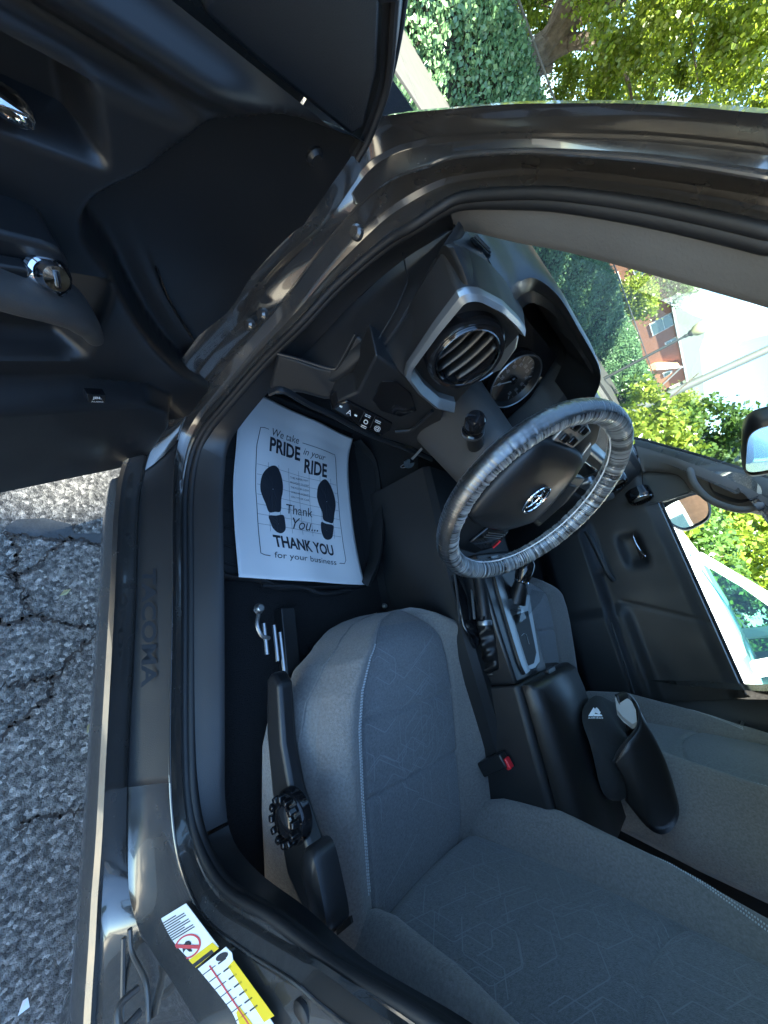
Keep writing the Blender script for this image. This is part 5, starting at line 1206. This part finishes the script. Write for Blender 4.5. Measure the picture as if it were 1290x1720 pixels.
def limb(mb, a, b, r0, r1, rs, wob=.06, n=9):
    a = np.array(a, float); b = np.array(b, float); L = np.linalg.norm(b - a); t = np.linspace(0, 1, n)[:, None]
    P = a + (b - a) * t + np.sin(t * math.pi) * rs.normal(size=3) * L * wob + np.r_[np.zeros((1, 3)), rs.normal(size=(n - 2, 3)) * L * wob * .15, np.zeros((1, 3))]
    mb.tube(P, np.linspace(r0, r1, n), 9); return P
def tree(name, label, base, fork, crown, rad, m, nc, nl, ls, r0, seed, group=None, extra=(), keep=None, nb=9):
    rs = np.random.default_rng(seed); o_ = empty(name, base, label, 'tree', group)
    mb = MB(); limb(mb, base, fork, r0, r0 * .75, rs, .03)
    for k in range(nb):
        d = rs.normal(size=3); d[2] = abs(d[2]) * .6; d /= np.linalg.norm(d)
        tip = np.array(crown) + d * np.array(rad) * .75; P = limb(mb, fork, tip, r0 * .38, r0 * .06, rs, .08)
        for j in range(3):
            q = P[rs.integers(3, 8)]; limb(mb, q, q + rs.normal(size=3) * np.array(rad) * .32, r0 * .13, r0 * .03, rs, .1, 6)
    for a, b, ra, rb in extra: limb(mb, a, b, ra, rb, rs, .05)
    mb.build('trunk', M['bark'], o_)
    C = clumps(rs, crown, rad, nc, nl, ls * 4.2)
    if keep is not None: C = C[keep(C)]
    leaves('crown', C, ls, m, o_, seed=seed)
    return o_
# ivy-covered bank along the pavement, chain-link fence on top of it
IVY0, IVY1 = 15.95, 17.6
M['soil'] = mat('dark_soil', (.03, .028, .02), .95)
ivy = empty('ivy_bank', (12, 16.8, 0), 'dense ivy-covered bank running along the far pavement', 'ivy bank')
prof = [(15.95, 0), (16.05, .6), (16.3, 1.4), (16.6, 2.0), (17.0, 2.35), (17.8, 2.45), (19, 2.4)]
MB().grid([[(x, y + .12 * math.sin(x * 1.7 + z * 2), z * (1 + .05 * math.sin(x * .9))) for y, z in prof] for x in np.linspace(-12, 44, 60)]).build('bank_core', M['soil'], ivy)
rs = np.random.default_rng(21); n = 85000
x = rs.uniform(-6, 40, n); t = rs.random(n) ** .8 * 6; yy_ = np.interp(t, np.arange(7), [p[0] for p in prof]); zz_ = np.interp(t, np.arange(7), [p[1] for p in prof])
bul = .16 * np.sin(x * 2.3 + zz_ * 3) + .12 * np.sin(x * 5.1 - zz_ * 4.4)
C = np.stack([x, yy_ - .08 - np.abs(rs.normal(size=n)) * .12 - bul * .6 + .12 * np.sin(x * 1.7 + zz_ * 2), zz_ * (1 + .05 * np.sin(x * .9)) + rs.normal(size=n) * .08], 1); C[:, 2] = np.maximum(C[:, 2], .12)
leaves('ivy_leaves', C, .075, M['leaf_ivy'], ivy, nrm=np.array([0, -.9, .5]), jit=.55, seed=4, kind='stuff')
M['galv'] = mat('galvanised_steel', (.22, .20, .19), .5, .6)
fence = empty('chain_link_fence', (10, 17.2, 2.3), 'chain-link fence with round top rail above the ivy', 'fence')
RZ = float(at(900, 80, y=17.2)[2])
MB().tube([(-10, 17.2, RZ), (44, 17.2, RZ)], .035, 8).build('top_rail', M['galv'], fence)
for i in range(18): MB().tube([(-9 + i * 3, 17.2, 1.9), (-9 + i * 3, 17.2, RZ + .06)], .035, 8).build('post', M['galv'], fence)
wm = MB()
for i in range(140):
    for s_ in (-1, 1):
        x0 = 1 + i * .13; wm.tube([(x0, 17.2 + .01 * s_, RZ), (x0 + s_ * (RZ - 1.9), 17.2 + .01 * s_, 1.9)], .007, 4, cap=False)
wire = wm.build('wire_mesh', M['galv'], fence); wire['kind'] = 'stuff'
# the big leaning tree behind the fence
b0_ = at(868, 60, y=18.6); f0_ = at(915, 78, y=18.6)
ex = [(at(915, 78, y=18.6), at(975, 8, y=18.2), .42, .25), (at(975, 8, y=18.2), at(1060, -40, y=17), .25, .1), (at(915, 92, y=18.6), at(958, 72, y=18), .36, .22), (at(958, 72, y=18), at(1005, 60, y=17.4), .22, .1), (at(1005, 60, y=17.4), at(1062, 48, y=17), .1, .03),
      (at(1005, 62, y=17.6), at(1035, 110, y=17.4), .12, .08), (at(1035, 110, y=17.4), at(1062, 175, y=17.2), .08, .04), (at(905, 110, y=18.6), at(930, 105, y=18.5), .3, .25)]
base_ = np.array([b0_[0], b0_[1], 0.0])
tree('maple_tree', 'big maple with a thick forked trunk behind the chain-link fence', base_, f0_, (9.5, 15.5, 8.8), (9.5, 5.5, 5.2), M['leaf_yellow'], 420, 210000, .07, .55, 31, extra=ex, nb=7)
tree('maple_tree', 'leafy maple filling the gap behind the thick forked trunk', (11, 24, 0), (11, 24, 3), (10, 22.5, 5.6), (9.5, 2.6, 3.8), M['leaf_yellow'], 200, 60000, .085, .35, 35, nb=7)
# unseen tree added off the driver side to keep the sun off the truck
SD = np.array(SUND)
def gap(C):  # opening shaped in the added crown to throw a sun patch
    a = np.array([-.885, .885, 0.0]); d = C - a; t_ = d @ SD; r_ = np.linalg.norm(d - t_[:, None] * SD, axis=1)
    w = np.linalg.norm(d - t_[:, None] * SD - np.array([.14, .05, 0]), axis=1)
    return (r_ > .135) & (w > .105)
ctr_ = np.array([-.75, .35, .8]) + SD * 26 + np.array([-.35, .75, -.35])
tree('added_shade_tree', 'added out-of-view tree off the driver side that shades the truck', (ctr_[0], ctr_[1], 0), ctr_ - (0, 0, 5.5), ctr_, (2.4, 3.7, 2.1), M['leaf_green'], 240, 60000, .09, .42, 33, keep=gap, nb=10)
# trees and shrubs seen through the windscreen
def tr_at(px, py, y, z=0.0):
    p = at(px, py, y=y); return p
def small_tree(name, label, px, py, y, rad, m, seed, group, nl=9000, ls=.10):
    c = at(px, py, y=y); base = (c[0], y, 0.0)
    return tree(name, label, base, (c[0], y, c[2] - rad[2] * .7), c, rad, m, 60, nl, ls, .12, seed, group, nb=5)
small_tree('young_tree', 'bright yellow-green tree in front of the brick row, nearer the pillar', 1072, 500, 20, (1.5, 1.0, 1.1), M['leaf_lime'], 41, 'trees along the brick houses')
small_tree('young_tree', 'large yellow-green tree right of the tall grey pole', 1130, 698, 13, (2.5, 1.5, 2.0), M['leaf_lime'], 42, 'trees along the brick houses', 12000)
small_tree('young_tree', 'yellow-green tree behind the rear-view mirror', 1210, 772, 10, (2.6, 1.4, 1.9), M['leaf_lime'], 43, 'trees along the brick houses', 12000)
small_tree('young_tree', 'green tree beside the white sign low in the windscreen', 1075, 672, 12, (1.4, .9, .7), M['leaf_green'], 44, 'trees along the brick houses')
small_tree('young_tree', 'dark feathery tree tip against the sky over the brick houses', 1140, 476, 22, (1.5, 1.0, .9), M['leaf_green'], 45, 'trees along the brick houses', 3000)
# brick houses
M['brick'] = mat('red_brick', (.36, .17, .105), .9, bump=('noise', 12, .3, .02), var=.2, vscale=5)
M['brick2'] = mat('orange_brick', (.50, .25, .14), .9, bump=('noise', 12, .3, .02), var=.18, vscale=5)
M['roof'] = mat('pale_green_roof', (.15, .18, .145), .8, var=.1, vscale=2); M['roof_dark'] = mat('dark_shingle', (.07, .065, .06), .9)
M['wframe'] = mat('white_window_frame', (.75, .75, .72), .5); M['pane'] = mat('window_pane', (.06, .10, .11), .08); M['siding'] = mat('white_siding', (.4, .4, .385), .7)
def house(name, label, x0, x1, y, depth, h, rh, mw_, mr_, wins, gables=(), face=-1, group=None, band=True):
    o_ = empty(name, ((x0 + x1) / 2, y, 0), label, 'house', group)
    yb = y - face * depth
    MB().box(((x0 + x1) / 2, (y + yb) / 2, h / 2), (x1 - x0, depth, h)).build('wall', mw_, o_, smooth=False)
    ov = .35
    ym = (y + yb) / 2
    pr = [(y + face * ov, h - .05), (ym, h + rh), (yb - face * ov, h - .05), (yb - face * ov, h - .22), (y + face * ov, h - .22)]
    MB().solid([[(xx, a, b) for a, b in pr] for xx in (x0 - .3, x1 + .3)]).build('roof', mr_, o_, smooth=False)
    MB().box(((x0 + x1) / 2, y + face * (ov + .03), h - .13), (x1 - x0 + .6, .05, .2)).build('gutter', M['wframe'], o_, smooth=False)
    for (wx, wz, ww, wh) in wins:
        w_ = MB().box((wx, y + face * .02, wz), (ww + .22, .10, wh + .22)).build('window', M['wframe'], o_, smooth=False)
        MB().box((wx, y + face * .07, wz + wh / 4), (ww, .03, wh / 2 - .05)).build('pane', M['pane'], w_, smooth=False)
        MB().box((wx, y + face * .07, wz - wh / 4), (ww, .03, wh / 2 - .05)).build('pane', M['pane'], w_, smooth=False)
    for (gx, gw, gz, gh, mg_) in gables:
        g_ = MB().prism([(gx - gw / 2, y + face * .9, 0), (gx + gw / 2, y + face * .9, 0), (gx + gw / 2, y + face * .9, gz), (gx, y + face * .9, gz + gh), (gx - gw / 2, y + face * .9, gz)], (0, -face * .9, 0)).build('gable', mg_, o_, smooth=False)
        for s_ in (-1, 1):
            MB().tube([(gx, y + face * .98, gz + gh + .1), (gx + s_ * (gw / 2 + .3), y + face * .98, gz - .15)], .12, 4).build('bargeboard', M['wframe'], g_, smooth=False)
        arc = [(gx + .5 * gw * .28 * math.cos(t), y + face * .93, gz + gh * .15 + gw * .2 * math.sin(t)) for t in np.linspace(0, math.pi, 14)]
        MB().solid([np.array(arc), np.array(arc) + np.array([0, face * .04, 0])]).build('arched_window', M['wframe'], g_, smooth=False)
        arc2 = [(gx + .5 * gw * .20 * math.cos(t), y + face * .98, gz + gh * .15 + .15 + gw * .13 * math.sin(t)) for t in np.linspace(0, math.pi, 14)]
        MB().solid([np.array(arc2), np.array(arc2) + np.array([0, face * .03, 0])]).build('pane', M['pane'], g_, smooth=False)
    return o_
HY = 24
def hx(px, py): p = at(px, py, y=HY); return p
e0 = hx(1128, 470); w1 = hx(1114, 543); w2 = hx(1131, 572); e1_ = hx(1140, 560)
g1 = hx(1118, 615)
house('brick_house', 'red brick house with pale green roof and a white-framed window, seen through the windscreen', w1[0] - 16, w1[0] + 16, HY, 9, float(e1_[2]), 3.4, M['brick'], M['roof'], [(w1[0], w1[2], 2.2, 1.9), (w2[0], w2[2] - .2, .9, .9), (w1[0] - 10, w1[2], 2.0, 1.9), (w1[0] - 10, w1[2] - 3, 2, 1.9)], gables=[(g1[0], 4.6, float(hx(1100, 612)[2]), 2.0, M['brick2'])])
s1 = hx(1185, 690)
house('sided_house', 'pale house with green roof and chimney behind the tall pole', s1[0] - 10, s1[0] + 14, HY + 1, 9, float(hx(1172, 685)[2]) - .5, 3.0, M['siding'], M['roof'], [(s1[0] - 3, s1[2] - 2.5, 2, 1.8), (s1[0] + 4, s1[2] - 2.5, 2, 1.8)])
HY = 17
g2 = hx(1185, 752)
house('gabled_house', 'orange brick house with a dark triangular gable beside the rear-view mirror', g2[0] - 7, g2[0] + 9, HY, 8, float(hx(1165, 740)[2]), 2.4, M['brick2'], M['roof'], [(g2[0] - 4, 3, 1.6, 1.6)], gables=[(g2[0], 4.4, float(hx(1180, 748)[2]) - 1.6, 2.4, M['roof_dark'])])
# houses behind the truck, lit by the sun, that the mirrors and paint reflect
for k, (x0, x1, m_, lb) in enumerate(((-30, -14, M['brick2'], 'orange brick house behind the truck, farthest to the driver side'), (-13, -1, M['brick'], 'red brick house directly behind the truck'), (0, 11, M['brick2'], 'orange brick house behind the truck towards the passenger side'), (12, 30, M['brick2'], 'long orange brick house behind and beyond the passenger side'))):
    house('brick_house', lb, x0, x1, -17, 9, 6.4, 3, m_, M['roof'], [(x0 + 2 + i * 3.2, zz0, 1.3, 1.7) for i in range(int((x1 - x0) / 3.2)) for zz0 in (1.9, 4.7)], face=1, group='houses behind the truck')
for k, (ya, yb_) in enumerate(((-15, -5),)):
    o_ = empty('brick_house', (17, (ya + yb_) / 2, 0), 'orange brick house across the lawn behind the white car', 'house')
    MB().box((21, (ya + yb_) / 2, 3), (8, yb_ - ya, 6)).build('wall', M['brick2'], o_, smooth=False)
    MB().solid([[(16.6, yv, 5.9), (21, yv, 8.6), (25.4, yv, 5.9)] for yv in (ya - .3, yb_ + .3)]).build('roof', M['roof_dark'], o_, smooth=False)
    for yv in np.arange(ya + 2, yb_ - 1, 3.2):
        for zv in (1.8, 4.5):
            w_ = MB().box((16.98, yv, zv), (.10, 1.4, 1.8)).build('window', M['wframe'], o_, smooth=False); MB().box((16.92, yv, zv), (.04, 1.15, 1.5)).build('pane', M['pane'], w_, smooth=False)
# lamp post, tall pole, sign
M['iron'] = mat('dark_iron', (.04, .045, .045), .6, .3); M['globe'] = mat('frosted_acorn_globe', (.40, .42, .28), .35); M['greypole'] = mat('pale_grey_steel', (.17, .18, .175), .5, .2)
LY = 12
l0 = at(1160, 560, y=LY); lt = at(1206, 540, y=LY); sc_ = (lt[2] - l0[2])
lamp = empty('street_lamp', (l0[0], LY, 0), 'street lamp with a frosted acorn globe seen through the windscreen', 'street lamp')
MB().tube([(l0[0], LY, 0), (l0[0], LY, l0[2] - .1)], np.array([.09, .06]), 10).build('post', M['iron'], lamp)
MB().lathe([(.06, -.3), (.10, -.22), (.08, -.12), (.17, 0), (.17, .04), (0, .04)], l0, (0, 0, 1), 16).build('fitter', M['iron'], lamp)
MB().lathe([(.15, .04), (.24 * sc_, .18 * sc_), (.29 * sc_, .38 * sc_), (.26 * sc_, .58 * sc_), (.16 * sc_, .80 * sc_), (.07 * sc_, .92 * sc_), (.09 * sc_, .97 * sc_), (.03 * sc_, 1.06 * sc_), (0, 1.08 * sc_)], l0, (0, 0, 1), 20).build('globe', M['globe'], lamp)
pp = at(1062, 690, y=8); pole = empty('utility_pole', (pp[0], 8, 0), 'tall pale grey steel pole crossing the windscreen view', 'pole')
MB().tube([(pp[0], 8, 0), (pp[0], 8, 11)], np.array([.17, .14]), 14).build('shaft', M['greypole'], pole)
MB().lathe([(.30, 0), (.30, .04), (.18, .10)], (pp[0], 8, 0), (0, 0, 1), 16).build('base_flange', M['greypole'], pole)
sg = np.array([at(a, b, y=6.5) for a, b in ((1068, 712), (1090, 718), (1102, 738), (1076, 736))])
sgn = empty('white_sign', (sg[:, 0].mean(), 6.5, 0), 'blank white board low in the windscreen by the passenger pillar', 'sign')
MB().solid([sg, sg + np.array([0, .05, 0])]).build('board', M['siding'], sgn, smooth=False); MB().tube([(sg[:, 0].mean(), 6.55, 0), (sg[:, 0].mean(), 6.55, sg[:, 2].mean())], .04, 8).build('leg', M['iron'], sgn)
# lawn and shrubs past the white car
M['lawn'] = mat('lawn', (.10, .17, .03), .95, bump=('noise', 60, .9, .05), var=.4, vscale=9, mix2=(.2, .26, .05))
lw_ = obj('lawn', [(6.2, -14, .06), (16.5, -14, .06), (16.5, 9.8, .06), (6.2, 9.8, .06), (6.2, -14, 0), (6.2, 9.8, 0)], [(0, 1, 2, 3), (0, 3, 5, 4)], M['lawn'], smooth=False); tag(lw_, kind='structure')
rs = np.random.default_rng(51); n = 30000
gc = np.stack([rs.uniform(6.2, 14, n), rs.uniform(-9, 6, n), np.full(n, .1) + rs.random(n) * .06], 1); gl_ = leaves('grass', gc, .05, M['leaf_lime'], None, nrm=np.array([0, 0, .2]), jit=.6, seed=8, kind='stuff'); tag(gl_, 'sunlit grass on the lawn past the white car', 'grass')
for k, (x, y, r_, h_, m_, lb) in enumerate(((8.4, 1.9, .9, 1.3, 'leaf_lime', 'yellow-green shrub past the bonnet of the white car, below the grab handle'), (9.6, .9, 1.1, 1.7, 'leaf_green', 'rounded green shrub past the windscreen of the white car'), (8.0, -.4, .8, .9, 'leaf_lime', 'low lime shrub right behind the roof of the white car'), (9.8, -2.2, 1.3, 2.0, 'leaf_green', 'tall green shrub beyond the rear half of the white car'), (9.0, 3.4, 1.2, 1.9, 'leaf_lime', 'spiky yellow-green shrub seen past the door mirror'))):
    o_ = empty('shrub', (x, y, .06), lb, 'shrub', 'shrubs on the lawn'); rs = np.random.default_rng(60 + k)
    mb = MB()
    for j in range(6): limb(mb, (x, y, .05), np.array([x, y, h_ * .6]) + rs.normal(size=3) * r_ * .35, .03, .01, rs, .05, 5)
    mb.build('stems', M['bark'], o_)
    leaves('foliage', clumps(rs, (x, y, h_ * .55), (r_, r_, h_ * .5), 40, 6000, .16, .2), .06, M[m_], o_, seed=70 + k)
# white car parked alongside
M['wpaint'] = mat('white_car_paint', (.80, .80, .78), .25, coat=.6); M['tyre'] = mat('tyre_rubber', (.02, .02, .02), .8); M['headl'] = mat('headlight_lens', (.6, .63, .65), .1)
car = empty('white_car', (3.1, -.9, 0), 'white car parked alongside, seen through the passenger window', 'car')
CX0, CX1 = 2.18, 3.98
def csec(y, zt, zb, w):  # body ring
    xm = (CX0 + CX1) / 2; h = w / 2
    return [(xm - h + .06, y, zb), (xm - h, y, zb + .15), (xm - h, y, zt - .25), (xm - h + .05, y, zt - .05), (xm - h + .14, y, zt), (xm, y, zt + .03), (xm + h - .14, y, zt), (xm + h - .05, y, zt - .05), (xm + h, y, zt - .25), (xm + h, y, zb + .15), (xm + h - .06, y, zb)]
body = [csec(1.72, .62, .35, 1.3), csec(1.66, .80, .28, 1.62), csec(1.45, .93, .25, 1.76), csec(.9, 1.10, .25, 1.8), csec(.42, 1.20, .25, 1.8), csec(0, 1.24, .25, 1.8), csec(-1.2, 1.27, .25, 1.8), csec(-2.3, 1.29, .25, 1.8), csec(-2.75, 1.2, .3, 1.72), csec(-2.85, .8, .35, 1.5)]
MB().solid(body).build('body', M['wpaint'], car, ang=50)
def gh(x): return x
A0, A1 = np.array([CX0 + .08, .36, 1.24]), np.array([CX0 + .27, -.10, 1.56]); B0, B1 = np.array([CX0 + .06, -.36, 1.26]), np.array([CX0 + .26, -.34, 1.63]); D0, D1 = np.array([CX0 + .08, -2.35, 1.29]), np.array([CX0 + .30, -2.0, 1.60])
def mx_c(p): q = p.copy(); q[0] = CX0 + CX1 - p[0]; return q
for f_ in (lambda p: p, mx_c):
    for a, b, r_ in ((A0, A1, .045), (B0, B1, .05), (D0, D1, .07)): MB().tube([f_(a), f_(b)], r_, 8, flat=.7).build('roof_pillar', M['wpaint'], car)
    for a, b, c, d in ((A0, B0, B1, A1), (B0, D0, D1, B1)): obj('side_window', [f_(q) for q in (a, b, c, d)], [(0, 1, 2, 3)], M['cargl'], car, smooth=False)
    MB().tube([f_(A1), f_(B1), f_(D1)], .04, 8).build('roof_rail', M['wpaint'], car)
    qm = f_(np.array([CX0 - .06, .30, 1.17])); MB().solid([arm_ring(qm + np.array([0, t, 0]), np.array([1., 0, 0]), np.array([0, 0, 1.]), .09 * s_, .06 * s_, 16) for t, s_ in ((-.05, .9), (0, 1), (.06, .6))]).build('wing_mirror', M['wpaint'], car)
obj('windscreen', [A0, mx_c(A0), mx_c(A1), A1], [(0, 1, 2, 3)], M['cargl'], car, smooth=False); obj('rear_window', [D0, mx_c(D0), mx_c(D1), D1], [(0, 1, 2, 3)], M['cargl'], car, smooth=False)
MB().grid([[lerp(a, mx_c(a), t) + np.array([0, 0, .05 * math.sin(math.pi * t) + .02]) for t in np.linspace(0, 1, 11)] for a in (A1, B1, D1)]).build('roof', M['wpaint'], car, thick=.03)
MB().box(((CX0 + CX1) / 2, -.5, .85), (1.4, 1.6, .7)).build('cabin_trim', M['trim_grey'], car)
for xs in (-.36, .36):
    for ys in (-.55, -1.6): MB().box(((CX0 + CX1) / 2 + xs, ys, 1.2), (.46, .14, .5)).build('car_seat', M['headliner'], car, bevel=.04)
for xw in (CX0 + .12, CX1 - .12):
    for yw in (.95, -1.95):
        wl_ = MB().lathe([(.20, -.11), (.31, -.11), (.335, -.08), (.335, .08), (.31, .11), (.20, .11)], (xw, yw, .335), (1, 0, 0), 28).build('wheel', M['tyre'], car); MB().lathe([(0, -.10), (.20, -.105), (.20, .105), (0, .10)], (xw, yw, .335), (1, 0, 0), 20).build('hub', M['silver'], wl_)
for s_ in (0, 1):
    p = np.array([CX0 + .16, 1.52, .74]); p = mx_c(p) if s_ else p; MB().box(p, (.30, .16, .13)).build('headlight', M['headl'], car, bevel=.03)

# taller shrubs along the lawn's far side, a van behind the truck
for k, (x, y, r_, h_, lb) in enumerate(((13.2, 3.2, 2.0, 3.8, 'big leafy shrub seen between the grab handle and the white car'), (13.0, .3, 2.0, 3.5, 'big leafy shrub over the roof of the white car'), (13.4, -2.8, 2.0, 3.7, 'big leafy shrub at the right edge past the white car'))):
    o_ = empty('tall_shrub', (x, y, .06), lb, 'shrub', 'tall shrubs along the far lawn'); rs = np.random.default_rng(90 + k); mb = MB()
    for j in range(7): limb(mb, (x, y, .05), np.array([x, y, h_ * .6]) + rs.normal(size=3) * r_ * .35, .05, .015, rs, .05, 5)
    mb.build('stems', M['bark'], o_)
    leaves('foliage', clumps(rs, (x, y, h_ * .5), (r_, r_, h_ * .5), 90, 16000, .22, .2), .075, M['leaf_lime' if k % 2 else 'leaf_green'], o_, seed=95 + k)
van = empty('white_van', (4.6, -10.5, 0), 'white van parked behind the truck, reflected in the door mirror', 'van')
MB().solid([[(3.7, yv, .35), (5.5, yv, .35), (5.5, yv, zt - .2), (5.3, yv, zt), (3.9, yv, zt), (3.7, yv, zt - .2)] for yv, zt in ((-8.2, .95), (-8.9, 1.1), (-9.5, 1.95), (-12.8, 2.05))]).build('body', M['wpaint'], van, ang=40)
obj('windscreen', [(3.85, -8.92, 1.14), (5.35, -8.92, 1.14), (5.25, -9.46, 1.86), (3.95, -9.46, 1.86)], [(0, 1, 2, 3)], M['pane'], van, smooth=False).location.y += .03
for xv in (3.95, 5.25): MB().box((xv, -8.2, .8), (.3, .1, .18)).build('headlight', M['headl'], van, bevel=.03)
MB().box((4.6, -8.17, .62), (.9, .06, .2)).build('grille', M['gloss'], van, bevel=.02)
for xv in (3.75, 5.45):
    for yv in (-9.0, -12.0): MB().lathe([(0, -.12), (.30, -.12), (.33, -.09), (.33, .09), (.30, .12), (0, .12)], (xv, yv, .33), (1, 0, 0), 24).build('wheel', M['tyre'], van)
van.location = Vector((6.0, -13.4, 0))
